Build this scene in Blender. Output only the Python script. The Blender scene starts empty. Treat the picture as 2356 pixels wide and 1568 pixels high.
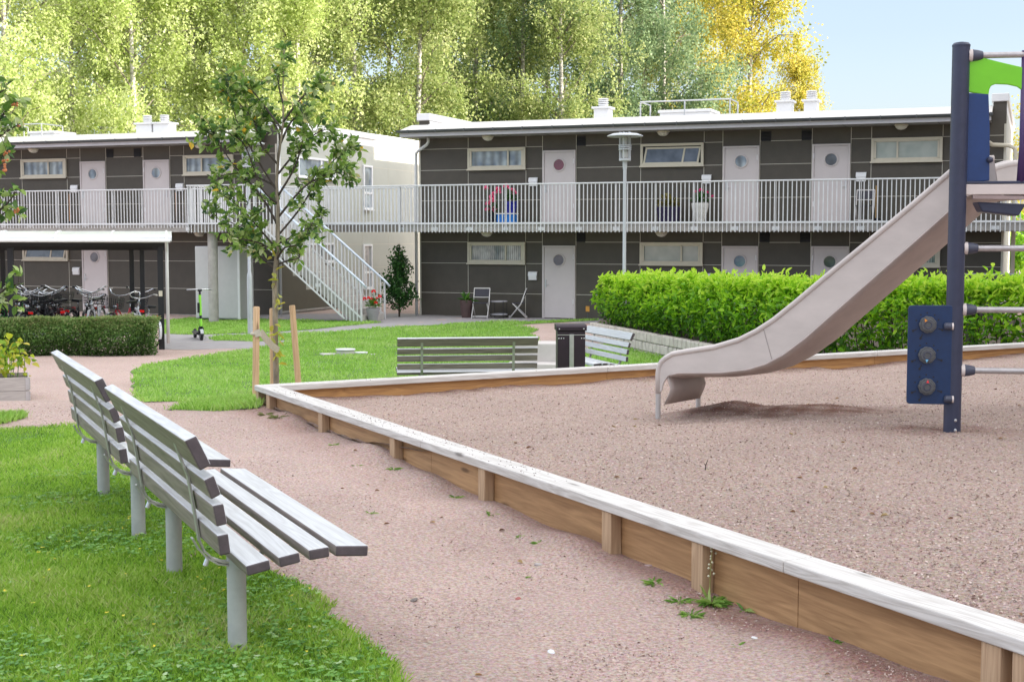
import bpy, math, random
import numpy as np
from mathutils import Vector, Matrix, noise as mnoise
from mathutils.geometry import delaunay_2d_cdt
random.seed(7); RNG = np.random.default_rng(11)
SC = bpy.context.scene; COL = SC.collection
R = math.radians

# ------------------------------------------------------------ camera geometry (used to place things in the world)
FOC, EYE, PITCH = 3150.0, 1.65, math.atan(239/3150.0)
CF = Vector((0, math.cos(PITCH), -math.sin(PITCH))); CU = Vector((0, math.sin(PITCH), math.cos(PITCH))); CR = Vector((1, 0, 0))
CAM = Vector((0, 0, EYE))
def ray(u, v): return CF + CR*((u-1178)/FOC) + CU*((784-v)/FOC)
def at_z(u, v, z):
    d = ray(u, v); return CAM + d*((z-EYE)/d.z)
def at_y(u, v, y):
    d = ray(u, v); return CAM + d*(y/d.y)
def at_plane(u, v, P, N):
    d = ray(u, v); return CAM + d*((P-CAM).dot(N)/d.dot(N))
def sst(x):
    x = np.clip(x, 0, 1); return x*x*(3-2*x)
def T(x, y):
    """terrain height"""
    z = -0.77*sst((y-12.8)/7.7) + 0.05*sst((y-34)/5)*sst((x+6)/4)
    z = z - 0.09*sst((y-28)/10)*sst((-x-4)/6)
    z = z - 0.09*sst((12.5-y)/6)*sst((x+1.3)/1.2)
    if np.ndim(x) == 0: x = np.float64(x)
    dx = x+2.4925; dy = y-13.1701; tt = (.4485*dy+.8938*dx)*.97; ss = .4485*dx-.8938*dy   # distance outside the timber edging, run along it
    z = z + np.where((tt < .25)&(ss > .1), .055*np.exp(-np.abs(tt)/.16)*(.55+.45*np.sin(ss*2.3)+.35*np.sin(ss*6.1+1)), 0)
    z = z + 0.012*np.sin(x*1.3+y*.7)*sst((y-14)/4) + 0.010*np.sin(x*2.9-y*1.9)*(y < 60)
    return z
def G(u, v, dz=0.0):
    """first point of the ground seen at that spot of the photograph"""
    d = ray(u, v); t = 3.0
    while t < 300:
        p = CAM + d*t
        if p.z <= float(T(p.x, p.y)): break
        t += 0.05
    p = CAM + d*(t-0.025); p.z = float(T(p.x, p.y))+dz
    return p

# ------------------------------------------------------------ materials
MATS = {}
def nodes(name):
    m = bpy.data.materials.new(name); m.use_nodes = True
    nt = m.node_tree; b = nt.nodes['Principled BSDF']
    return m, nt, b
def c4(c, k=1.0): return (min(c[0]*k, 1), min(c[1]*k, 1), min(c[2]*k, 1), 1)
def mat(name, col, rough=.6, metal=0.0, var=.12, scale=6.0, stretch=(1, 1, 1), bump=0.0, bscale=60.0, col2=None, coat=0.0, spec=None):
    if name in MATS: return MATS[name]
    m, nt, b = nodes(name); N = nt.nodes; L = nt.links
    tc = N.new('ShaderNodeTexCoord'); mp = N.new('ShaderNodeMapping'); mp.inputs['Scale'].default_value = stretch
    L.new(tc.outputs['Object'], mp.inputs['Vector'])
    nz = N.new('ShaderNodeTexNoise'); nz.inputs['Scale'].default_value = scale; nz.inputs['Detail'].default_value = 6; nz.inputs['Roughness'].default_value = .65
    L.new(mp.outputs[0], nz.inputs['Vector'])
    cr = N.new('ShaderNodeValToRGB'); cr.color_ramp.elements[0].position = .3; cr.color_ramp.elements[1].position = .7
    cr.color_ramp.elements[0].color = c4(col, 1-var); cr.color_ramp.elements[1].color = c4(col2 or col, 1+var)
    L.new(nz.outputs['Fac'], cr.inputs['Fac']); L.new(cr.outputs['Color'], b.inputs['Base Color'])
    b.inputs['Roughness'].default_value = rough; b.inputs['Metallic'].default_value = metal
    if coat: b.inputs['Coat Weight'].default_value = coat
    if spec is not None: b.inputs['Specular IOR Level'].default_value = spec
    if bump:
        n2 = N.new('ShaderNodeTexNoise'); n2.inputs['Scale'].default_value = bscale; n2.inputs['Detail'].default_value = 4
        L.new(mp.outputs[0], n2.inputs['Vector'])
        bp = N.new('ShaderNodeBump'); bp.inputs['Strength'].default_value = bump; bp.inputs['Distance'].default_value = .01
        L.new(n2.outputs['Fac'], bp.inputs['Height']); L.new(bp.outputs[0], b.inputs['Normal'])
    MATS[name] = m; return m
def wood(name, col, dark, axis='x', rough=.7, ring=14.0, knots=True):
    """weathered timber: grain stretched along one local axis, some knots"""
    if name in MATS: return MATS[name]
    m, nt, b = nodes(name); N = nt.nodes; L = nt.links
    tc = N.new('ShaderNodeTexCoord'); mp = N.new('ShaderNodeMapping')
    mp.inputs['Scale'].default_value = {'x': (.35, 6, 6), 'y': (6, .35, 6), 'z': (6, 6, .35)}[axis]
    L.new(tc.outputs['Object'], mp.inputs['Vector'])
    nz = N.new('ShaderNodeTexNoise'); nz.inputs['Scale'].default_value = 2.2; nz.inputs['Detail'].default_value = 3; nz.inputs['Distortion'].default_value = .6
    L.new(mp.outputs[0], nz.inputs['Vector'])
    mul = N.new('ShaderNodeMath'); mul.operation = 'MULTIPLY'; mul.inputs[1].default_value = ring; L.new(nz.outputs['Fac'], mul.inputs[0])
    fr = N.new('ShaderNodeMath'); fr.operation = 'PINGPONG'; fr.inputs[1].default_value = 1.0; L.new(mul.outputs[0], fr.inputs[0])
    fine = N.new('ShaderNodeTexNoise'); fine.inputs['Scale'].default_value = 14; fine.inputs['Detail'].default_value = 5; L.new(mp.outputs[0], fine.inputs['Vector'])
    mx = N.new('ShaderNodeMix'); mx.data_type = 'FLOAT'; mx.inputs[0].default_value = .6; L.new(fr.outputs[0], mx.inputs[2]); L.new(fine.outputs['Fac'], mx.inputs[3])
    cr = N.new('ShaderNodeValToRGB'); e = cr.color_ramp.elements
    e[0].position = .15; e[0].color = c4(dark); e[1].position = .75; e[1].color = c4(col)
    L.new(mx.outputs[0], cr.inputs['Fac'])
    out = cr.outputs['Color']
    if knots:
        mp2 = N.new('ShaderNodeMapping'); mp2.inputs['Scale'].default_value = {'x': (1.1, 5, 5), 'y': (5, 1.1, 5), 'z': (5, 5, 1.1)}[axis]; L.new(tc.outputs['Object'], mp2.inputs['Vector'])
        vo = N.new('ShaderNodeTexVoronoi'); vo.inputs['Scale'].default_value = 1.3; L.new(mp2.outputs[0], vo.inputs['Vector'])
        kr = N.new('ShaderNodeValToRGB'); kr.color_ramp.elements[0].position = .06; kr.color_ramp.elements[1].position = .13
        kr.color_ramp.elements[0].color = (1, 1, 1, 1); kr.color_ramp.elements[1].color = (0, 0, 0, 1); L.new(vo.outputs['Distance'], kr.inputs['Fac'])
        km = N.new('ShaderNodeMix'); km.data_type = 'RGBA'; L.new(kr.outputs['Color'], km.inputs[0]); L.new(out, km.inputs[6]); km.inputs[7].default_value = c4(dark, .55)
        out = km.outputs[2]
    L.new(out, b.inputs['Base Color']); b.inputs['Roughness'].default_value = rough
    bp = N.new('ShaderNodeBump'); bp.inputs['Strength'].default_value = .35; bp.inputs['Distance'].default_value = .004
    L.new(mx.outputs[0], bp.inputs['Height']); L.new(bp.outputs[0], b.inputs['Normal'])
    MATS[name] = m; return m
def leafmat(name, cols, trans=.35, rough=.5, tcol=None):
    """leaves: colour varies leaf by leaf, light also passes through"""
    if name in MATS: return MATS[name]
    m, nt, b = nodes(name); N = nt.nodes; L = nt.links
    at = N.new('ShaderNodeAttribute'); at.attribute_name = 'rnd'
    cr = N.new('ShaderNodeValToRGB'); el = cr.color_ramp.elements
    while len(el) < len(cols): el.new(.5)
    for i, c in enumerate(cols):
        el[i].position = i/(len(cols)-1); el[i].color = c4(c)
    L.new(at.outputs['Fac'], cr.inputs['Fac']); L.new(cr.outputs['Color'], b.inputs['Base Color'])
    b.inputs['Roughness'].default_value = rough; b.inputs['Specular IOR Level'].default_value = .35
    tr = N.new('ShaderNodeBsdfTranslucent'); hs = N.new('ShaderNodeHueSaturation'); hs.inputs['Value'].default_value = 1.5; hs.inputs['Hue'].default_value = .485
    L.new(cr.outputs['Color'], hs.inputs['Color']); L.new(hs.outputs[0], tr.inputs['Color'])
    ms = N.new('ShaderNodeMixShader'); ms.inputs[0].default_value = trans
    L.new(b.outputs[0], ms.inputs[1]); L.new(tr.outputs[0], ms.inputs[2]); L.new(ms.outputs[0], N['Material Output'].inputs['Surface'])
    MATS[name] = m; return m
def gravelmat(name, base, dark, light, big=(.9, 1.08), patch=None):
    m, nt, b = nodes(name); N = nt.nodes; L = nt.links
    tc = N.new('ShaderNodeTexCoord')
    def nz(s, d=4, r=.6):
        n = N.new('ShaderNodeTexNoise'); n.inputs['Scale'].default_value = s; n.inputs['Detail'].default_value = d; n.inputs['Roughness'].default_value = r; L.new(tc.outputs['Object'], n.inputs['Vector']); return n
    f = nz(55, 5, .75)
    cr = N.new('ShaderNodeValToRGB'); e = cr.color_ramp.elements; e.new(.5)
    e[0].position = .34; e[0].color = c4(dark); e[1].position = .5; e[1].color = c4(base); e[2].position = .66; e[2].color = c4(light)
    L.new(f.outputs['Fac'], cr.inputs['Fac'])
    vo = N.new('ShaderNodeTexVoronoi'); vo.inputs['Scale'].default_value = 90; L.new(tc.outputs['Object'], vo.inputs['Vector'])
    hv = N.new('ShaderNodeMix'); hv.data_type = 'RGBA'; hv.blend_type = 'SOFT_LIGHT'; hv.inputs[0].default_value = .5
    L.new(cr.outputs['Color'], hv.inputs[6]); L.new(vo.outputs['Color'], hv.inputs[7])
    bw = N.new('ShaderNodeRGBToBW'); L.new(hv.outputs[2], bw.inputs[0])
    mixc = N.new('ShaderNodeMix'); mixc.data_type = 'RGBA'; mixc.inputs[0].default_value = .35; L.new(cr.outputs['Color'], mixc.inputs[6]); L.new(hv.outputs[2], mixc.inputs[7])
    g = nz(.55, 5, .6); mr = N.new('ShaderNodeMapRange'); mr.inputs[1].default_value = .3; mr.inputs[2].default_value = .7; mr.inputs[3].default_value = big[0]; mr.inputs[4].default_value = big[1]; L.new(g.outputs['Fac'], mr.inputs[0])
    mu = N.new('ShaderNodeMix'); mu.data_type = 'RGBA'; mu.blend_type = 'MULTIPLY'; mu.inputs[0].default_value = 1; L.new(mixc.outputs[2], mu.inputs[6]); L.new(mr.outputs[0], mu.inputs[7])
    out = mu.outputs[2]
    if patch:
        at = N.new('ShaderNodeAttribute'); at.attribute_name = 'rnd'
        pm = N.new('ShaderNodeMix'); pm.data_type = 'RGBA'; L.new(at.outputs['Fac'], pm.inputs[0]); L.new(out, pm.inputs[6])
        pm2 = N.new('ShaderNodeMix'); pm2.data_type = 'RGBA'; pm2.blend_type = 'MULTIPLY'; pm2.inputs[0].default_value = 1; L.new(out, pm2.inputs[6]); pm2.inputs[7].default_value = c4(patch)
        L.new(pm2.outputs[2], pm.inputs[7]); out = pm.outputs[2]
    L.new(out, b.inputs['Base Color']); b.inputs['Roughness'].default_value = .9; b.inputs['Specular IOR Level'].default_value = .2
    n3 = nz(38, 6, .8); bp = N.new('ShaderNodeBump'); bp.inputs['Strength'].default_value = .9; bp.inputs['Distance'].default_value = .018
    L.new(n3.outputs['Fac'], bp.inputs['Height']); L.new(bp.outputs[0], b.inputs['Normal'])
    MATS[name] = m; return m
def glassmat(name, col, col2, stripes=0.0, rough=.05, folds=0.0):
    if name in MATS: return MATS[name]
    m, nt, b = nodes(name); N = nt.nodes; L = nt.links
    tc = N.new('ShaderNodeTexCoord'); nz = N.new('ShaderNodeTexNoise'); nz.inputs['Scale'].default_value = 2.3; nz.inputs['Detail'].default_value = 2; L.new(tc.outputs['Object'], nz.inputs['Vector'])
    cr = N.new('ShaderNodeValToRGB'); e = cr.color_ramp.elements; e[0].position = .38; e[1].position = .62; e[0].color = c4(col); e[1].color = c4(col2); L.new(nz.outputs['Fac'], cr.inputs['Fac'])
    out = cr.outputs['Color']
    if stripes or folds:
        wv = N.new('ShaderNodeTexWave'); wv.bands_direction = 'Z' if stripes else 'X'; wv.inputs['Scale'].default_value = stripes or folds; wv.inputs['Distortion'].default_value = 0 if stripes else 2.5; L.new(tc.outputs['Object'], wv.inputs['Vector'])
        mm = N.new('ShaderNodeMix'); mm.data_type = 'RGBA'; mm.blend_type = 'MULTIPLY'; mm.inputs[0].default_value = .3 if stripes else .55; L.new(out, mm.inputs[6]); L.new(wv.outputs['Color'], mm.inputs[7]); out = mm.outputs[2]
    L.new(out, b.inputs['Base Color']); b.inputs['Roughness'].default_value = .3; b.inputs['Coat Weight'].default_value = 1.0; b.inputs['Coat Roughness'].default_value = rough
    MATS[name] = m; return m

# ------------------------------------------------------------ mesh building
def tag(o, label=None, cat=None, group=None, kind=None):
    if label: o['label'] = label
    if cat: o['category'] = cat
    if group: o['group'] = group
    if kind: o['kind'] = kind
    return o
def thing(name, label, cat, loc=(0, 0, 0), rz=0.0, group=None):
    o = bpy.data.objects.new(name, None); COL.objects.link(o); o.location = loc; o.rotation_euler = (0, 0, rz); o.empty_display_size = .1
    return tag(o, label, cat, group)
class MB:
    def __init__(s): s.v = []; s.f = []
    def add(s, vs, fs):
        k = len(s.v); s.v += [tuple(p) for p in vs]; s.f += [tuple(i+k for i in f) for f in fs]; return s
    def box(s, x0, x1, y0, y1, z0, z1):
        return s.add([(x0, y0, z0), (x1, y0, z0), (x1, y1, z0), (x0, y1, z0), (x0, y0, z1), (x1, y0, z1), (x1, y1, z1), (x0, y1, z1)],
                     [(0, 3, 2, 1), (4, 5, 6, 7), (0, 1, 5, 4), (1, 2, 6, 5), (2, 3, 7, 6), (3, 0, 4, 7)])
    def bar(s, a, b, w, h, up=(0, 0, 1)):
        """rectangular bar from a to b, w sideways, h along up"""
        a = Vector(a); b = Vector(b); d = (b-a).normalized(); up = Vector(up)
        sd = d.cross(up)
        if sd.length < 1e-5: sd = d.cross(Vector((1, 0, 0)))
        sd.normalize(); up = sd.cross(d).normalized(); vs = []
        for p in (a, b):
            for i, j in ((-1, -1), (1, -1), (1, 1), (-1, 1)): vs.append(p+sd*(i*w/2)+up*(j*h/2))
        return s.add(vs, [(3, 2, 1, 0), (4, 5, 6, 7), (0, 1, 5, 4), (1, 2, 6, 5), (2, 3, 7, 6), (3, 0, 4, 7)])
    def ext(s, pts, vec):
        """polygon pts (3D) extruded by vec"""
        n = len(pts); vec = Vector(vec); P = [Vector(p) for p in pts]
        return s.add(P+[p+vec for p in P], [tuple(range(n))[::-1], tuple(range(n, 2*n))]+[(i, (i+1) % n, n+(i+1) % n, n+i) for i in range(n)])
    def tube(s, pts, r, n=10, cap=True):
        P = [Vector(p) for p in pts]; m = len(P)
        rr = r if isinstance(r, (list, tuple)) else [r]*m
        t0 = (P[1]-P[0]).normalized(); ref = Vector((0, 0, 1)) if abs(t0.z) < .9 else Vector((1, 0, 0))
        nrm = t0.cross(ref).normalized(); k = len(s.v); vs = []; fs = []
        for i, p in enumerate(P):
            t = (P[min(i+1, m-1)]-P[max(i-1, 0)])
            t = t.normalized() if t.length > 1e-9 else t0
            nrm = (nrm-t*nrm.dot(t)).normalized(); bn = t.cross(nrm)
            for j in range(n):
                a = 2*math.pi*j/n; vs.append(p+(nrm*math.cos(a)+bn*math.sin(a))*rr[i])
        for i in range(m-1):
            for j in range(n): fs.append((i*n+j, i*n+(j+1) % n, (i+1)*n+(j+1) % n, (i+1)*n+j))
        if cap: fs.append(tuple(range(n))[::-1]); fs.append(tuple(range((m-1)*n, m*n)))
        return s.add(vs, fs)
    def cyl(s, a, b, r, n=16): return s.tube([a, b], r, n)
    def lathe(s, c, prof, n=24, axis='z', cap=True):
        vs = []; fs = []; m = len(prof)
        for r, z in prof:
            for j in range(n):
                a = 2*math.pi*j/n; x, y = r*math.cos(a), r*math.sin(a)
                q = (x, y, z) if axis == 'z' else ((x, z, y) if axis == 'y' else (z, x, y))
                vs.append((c[0]+q[0], c[1]+q[1], c[2]+q[2]))
        for i in range(m-1):
            for j in range(n): fs.append((i*n+j, i*n+(j+1) % n, (i+1)*n+(j+1) % n, (i+1)*n+j))
        if cap: fs.append(tuple(range(n))[::-1]); fs.append(tuple(range((m-1)*n, m*n)))
        return s.add(vs, fs)
    def torus(s, c, rad, r, axis='y', n=28, k=8, a0=0, a1=2*math.pi):
        pts = []
        full = abs(a1-a0-2*math.pi) < 1e-6
        for i in range(n+1):
            a = a0+(a1-a0)*i/n; x, y = rad*math.cos(a), rad*math.sin(a)
            pts.append({'y': (c[0]+x, c[1], c[2]+y), 'z': (c[0]+x, c[1]+y, c[2]), 'x': (c[0], c[1]+x, c[2]+y)}[axis])
        return s.tube(pts, r, k, cap=not full)
    def build(s, name, m, parent=None, smooth=False, bevel=0.0, seg=2):
        me = bpy.data.meshes.new(name); me.from_pydata([tuple(p) for p in s.v], [], s.f); me.update()
        import bmesh
        bm = bmesh.new(); bm.from_mesh(me); bmesh.ops.recalc_face_normals(bm, faces=bm.faces); bm.to_mesh(me); bm.free()
        return link(name, me, m, parent, smooth, bevel, seg)
def link(name, me, m, parent=None, smooth=False, bevel=0.0, seg=2):
    o = bpy.data.objects.new(name, me); COL.objects.link(o)
    if m: me.materials.append(m)
    if parent: o.parent = parent
    if smooth:
        me.polygons.foreach_set('use_smooth', [True]*len(me.polygons))
        if smooth == 'auto':
            md = o.modifiers.new('edges', 'EDGE_SPLIT'); md.split_angle = R(35)
    if bevel:
        md = o.modifiers.new('bevel', 'BEVEL'); md.width = bevel; md.segments = seg; md.limit_method = 'ANGLE'; md.angle_limit = R(40); md.harden_normals = False
    return o
def kids(o): return [c for c in bpy.data.objects if c.parent == o]
KIDS = {}
def copy_tree(o, parent=None):
    c = o.copy(); COL.objects.link(c); c.parent = parent
    if o not in KIDS: KIDS[o] = kids(o)
    for ch in KIDS[o]: copy_tree(ch, c)
    return c
def npmesh(name, V, k, m, parent=None, rnd=None, faces=None):
    """fast mesh: V (n,3); faces of k corners each in order, or an index array"""
    V = np.ascontiguousarray(V, dtype=np.float32); me = bpy.data.meshes.new(name)
    F = np.arange(len(V), dtype=np.int32).reshape(-1, k) if faces is None else np.ascontiguousarray(faces, dtype=np.int32)
    me.vertices.add(len(V)); me.vertices.foreach_set('co', V.ravel())
    me.loops.add(F.size); me.loops.foreach_set('vertex_index', F.ravel())
    me.polygons.add(len(F)); me.polygons.foreach_set('loop_start', np.arange(0, F.size, F.shape[1], dtype=np.int32))
    me.update(calc_edges=True)
    if rnd is not None:
        a = me.attributes.new('rnd', 'FLOAT', 'POINT'); a.data.foreach_set('value', np.ascontiguousarray(rnd, dtype=np.float32))
    return link(name, me, m, parent)
def nrm(a): return a/np.maximum(np.linalg.norm(a, axis=1, keepdims=True), 1e-9)
def leaves(P, D, N, L, W, fold=.25, droop=.15):
    """leaf blades: base P, direction D, normal N; two quads each, folded on the midrib -> verts (n*8)"""
    D = nrm(D); S = nrm(np.cross(D, N)); N = np.cross(S, D); L = L[:, None]; W = W[:, None]
    tip = P+D*L-N*L*droop; up = N*W*fold
    a1 = P+D*L*.32+S*W*.5+up; a2 = P+D*L*.68+S*W*.42+up-N*L*droop*.4
    b1 = P+D*L*.32-S*W*.5+up; b2 = P+D*L*.68-S*W*.42+up-N*L*droop*.4
    return np.stack([P, a1, a2, tip, P, tip, b2, b1], 1).reshape(-1, 3)
def diamonds(P, D, N, L, W):
    D = nrm(D); S = nrm(np.cross(D, N)); L = L[:, None]; W = W[:, None]
    return np.stack([P, P+D*L*.5+S*W*.5, P+D*L, P+D*L*.5-S*W*.5], 1).reshape(-1, 3)
def rdir(n, zlo=-1, zhi=1):
    z = RNG.uniform(zlo, zhi, n); a = RNG.uniform(0, 2*np.pi, n); r = np.sqrt(np.maximum(1-z*z, 0)); return np.stack([r*np.cos(a), r*np.sin(a), z], 1)
def inpoly(px, py, poly):
    x = np.asarray(px); y = np.asarray(py); ins = np.zeros(x.shape, bool); n = len(poly)
    for i in range(n):
        x0, y0 = poly[i]; x1, y1 = poly[(i+1) % n]
        c = ((y0 > y) != (y1 > y)) & (x < (x1-x0)*(y-y0)/((y1-y0) if y1 != y0 else 1e-9)+x0)
        ins ^= c
    return ins
def densify(poly, res, jit=0.0):
    out = []
    for i in range(len(poly)):
        a = Vector(poly[i]); b = Vector(poly[(i+1) % len(poly)]); k = max(1, int((b-a).length/res))
        for j in range(k):
            p = a.lerp(b, j/k)
            if jit: 
                q = mnoise.noise(Vector((p.x*1.7, p.y*1.7, 3.1)))+.6*mnoise.noise(Vector((p.x*5, p.y*5, 9.1)))
                nn = Vector((b.y-a.y, a.x-b.x)).normalized(); p = p+nn*(q*jit)
            out.append((p.x, p.y))
    return out
def sheet(name, poly, zoff, res, m, jit=0.0, zf=None):
    poly = [(p[0], p[1]) for p in poly]; B = densify(poly, res, jit)
    xs = [p[0] for p in B]; ys = [p[1] for p in B]
    gx, gy = np.meshgrid(np.arange(min(xs), max(xs), res), np.arange(min(ys), max(ys), res)); gx = gx.ravel(); gy = gy.ravel()
    gx = gx+RNG.uniform(-.2, .2, gx.size)*res; gy = gy+RNG.uniform(-.2, .2, gy.size)*res
    k = inpoly(gx, gy, B); I = [(float(a), float(b)) for a, b in zip(gx[k], gy[k])]
    n = len(B); pts = [Vector(p) for p in B+I]
    r = delaunay_2d_cdt(pts, [(i, (i+1) % n) for i in range(n)], [], 1, 1e-4)
    V = np.array([(p.x, p.y, 0) for p in r[0]]); V[:, 2] = (zf or T)(V[:, 0], V[:, 1])+zoff
    F = np.array([f for f in r[2] if len(f) == 3]); 
    # keep faces pointing up
    a = V[F[:, 0]]; b = V[F[:, 1]]; c = V[F[:, 2]]; fl = np.cross(b-a, c-a)[:, 2] < 0; F[fl] = F[fl][:, ::-1]
    return npmesh(name, V, 3, m, None, None, F)

# ------------------------------------------------------------ palette
M_FACADE = mat('facade_board', (.072, .062, .047), .55, var=.10, scale=3, bump=.05, bscale=300)
M_ENDWALL = mat('end_wall_board', (.45, .455, .40), .55, var=.05, scale=1.2)
M_JOINT = mat('joint_strip', (.55, .52, .44), .5, var=.05)
M_WHITE = mat('white_metal', (.78, .78, .78), .4, var=.04, scale=3)
M_RAIL = mat('galvanised_rail', (.70, .71, .71), .45, metal=.25, var=.08, scale=5)
M_CREAM = mat('window_frame_cream', (.62, .57, .45), .45, var=.05)
M_DOOR = mat('door_grey_lavender', (.60, .545, .53), .45, var=.04, scale=2)
M_FASCIA = mat('fascia_grey', (.52, .51, .53), .5, var=.05)
M_SOFFIT = mat('soffit_grey', (.30, .29, .28), .6, var=.08)
M_GUTTER = mat('gutter_dark', (.10, .11, .115), .4, metal=.3, var=.15, scale=4)
M_ROOF = mat('roof_sheet', (.62, .60, .56), .55, var=.12, scale=1.5)
M_CONC = mat('concrete', (.40, .38, .35), .8, var=.18, scale=5, bump=.15, bscale=80)
M_CONCD = mat('concrete_dark_stained', (.20, .18, .155), .85, var=.3, scale=6)
M_BLACK = mat('black_steel', (.012, .012, .016), .4, var=.2)
M_DARK = mat('dark_opening', (.010, .010, .014), .5, var=.1)
M_STEEL = mat('steel', (.55, .56, .57), .35, metal=.8, var=.1)
M_GLASSB = glassmat('pane_curtained', (.20, .26, .27), (.60, .64, .62), folds=5)
M_GLASSL = glassmat('pane_blinds', (.36, .42, .38), (.48, .53, .48), 22)
M_GLASSD = glassmat('pane_dark', (.03, .04, .06), (.10, .12, .16))
M_GLASSR = glassmat('pane_purple_curtain', (.10, .012, .04), (.16, .02, .06))
M_GLASSU = glassmat('pane_sky', (.16, .22, .30), (.46, .54, .58), folds=1.2)  # sky reflection painted into the pane's base colour
EXPO = 1.14; SKY_FILL = 8.5
# ------------------------------------------------------------ terrain, paving, sand, lawns
M_GRAVEL = gravelmat('gravel_pink', (.47, .355, .31), (.30, .20, .165), (.60, .49, .44))
M_SAND = gravelmat('play_gravel', (.385, .29, .245), (.22, .145, .115), (.52, .42, .365), patch=(.42, .25, .20))
M_ASPH = mat('asphalt_grey', (.30, .285, .285), .85, var=.10, scale=4, bump=.25, bscale=120)
M_SOIL = mat('lawn_soil', (.09, .17, .03), .9, var=.3, scale=2.2, col2=(.12, .22, .04))
def axis_pts(a, b, step, far):
    c = np.arange(a, b+1e-6, step); out = [c]
    g = np.cumsum(step*1.5**np.arange(1, 40)); g = g[g < far]
    return np.concatenate([a-g[::-1], c, b+g])
gx = axis_pts(-16, 16, .25, 900); gy = axis_pts(2, 46, .25, 900)
X, Y = np.meshgrid(gx, gy); Z = T(X, Y)-.07*sst((X+3.2)/.4)*sst((3.6-X)/.5)*sst((13.6-Y)/.4)*sst((Y-3.4)/.4)
V = np.stack([X.ravel(), Y.ravel(), Z.ravel()], 1); nx = len(gx); ny = len(gy)
i, j = np.meshgrid(np.arange(nx-1), np.arange(ny-1)); a = (j*nx+i).ravel()
npmesh('ground', V, 4, M_GRAVEL, None, None, np.stack([a, a+1, a+1+nx, a+nx], 1))['kind'] = 'structure'
fx, fy = np.meshgrid(np.arange(-3.5, 4.01, .05), np.arange(3.2, 14.01, .05)); fz = T(fx, fy)+.004+.006*np.sin(fx*5.1+np.sin(fy*3))*np.sin(fy*4.3)-.02*((fx < -3.3)|(fx > 3.8)|(fy < 3.4)|(fy > 13.8))
nx = fx.shape[1]; ny = fx.shape[0]; i, j = np.meshgrid(np.arange(nx-1), np.arange(ny-1)); a = (j*nx+i).ravel()
_dx = fx+2.4925; _dy = fy-13.1701; _t = (.4485*_dy+.8938*_dx)*.97
_r = np.clip(.9*np.exp(-np.abs(_t+.02)/.17)*(.6+.5*np.sin(fx*7+fy*3)), 0, 1)
npmesh('gravel_path', np.stack([fx.ravel(), fy.ravel(), fz.ravel()], 1), 4, gravelmat('path_gravel', (.47, .355, .31), (.29, .195, .165), (.60, .49, .44), big=(.84, 1.10), patch=(.62, .40, .36)), None, _r.ravel(), np.stack([a, a+1, a+1+nx, a+nx], 1))['kind'] = 'structure'
def gp(*uv): return [tuple(G(u, v))[:2] for u, v in uv]
PAVE = gp((368, 803), (366, 742), (440, 731), (545, 727))+[(-9.0, 43.5), (-6.2, 44.0), (-2.2, 42.0), (16, 35.2), (16, 32.5), (3.6, 37.2)]+gp((1300, 741), (1165, 748), (900, 762), (700, 783), (583, 803))
o = sheet('paved_path', PAVE, .004, .5, M_ASPH); o['kind'] = 'structure'
LAWN_A = gp((308, 856), (330, 841), (430, 824), (583, 802), (700, 782), (583, 786), (495, 784), (478, 777), (500, 772), (600, 770), (760, 764), (900, 753), (1043, 745), (1200, 739.5), (1372, 734.5), (1374, 737), (1263, 743), (1165, 749), (1215, 752), (1238, 759), (1218, 768), (1240, 777))+[(.55, 26.0), (.5, 23.2), (3.3, 21.0), (1.0, 16.4), (-1.9, 14.6)]+gp((600, 908), (578, 911), (333, 926), (308, 896))
LAWN_B = gp((374, 768), (372, 738), (440, 732), (560, 735), (700, 737), (838, 739), (880, 742), (820, 748), (700, 760), (600, 765), (500, 769))
LAWN_C = [(.75, 25.6), (1.2, 27.6), (1.9, 30.5), (2.5, 31.2)]+[(3.9, 27.5), (4.3, 24.6), (4.3, 21.5), (.9, 22.6)]
LAWN_N = gp((180, 979), (206, 984), (226, 1012), (252, 1058), (300, 1086), (335, 1112), (378, 1158), (480, 1226), (622, 1318), (688, 1348), (738, 1377), (772, 1398), (742, 1418), (808, 1456), (855, 1491), (913, 1531), (930, 1567))+[(-.3, 4.6), (-.1, 3.6), (-6, 3.2), (-6.5, 11.5)]+gp((0, 990))
STRIP = gp((385, 943), (430, 935), (520, 924), (592, 921), (598, 938), (520, 946))
STRIP2 = gp((-40, 966), (48, 957), (52, 962), (0, 976), (-40, 982))
for nm, pl, rs in (('lawn', LAWN_A, .4), ('lawn', LAWN_B, .4), ('lawn', LAWN_C, .4), ('lawn', LAWN_N, .18), ('lawn', STRIP, .15), ('lawn', STRIP2, .15)):
    o = sheet(nm, pl, .009, rs, M_SOIL, jit=.05 if rs < .3 else .12); o['kind'] = 'structure'

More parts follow.
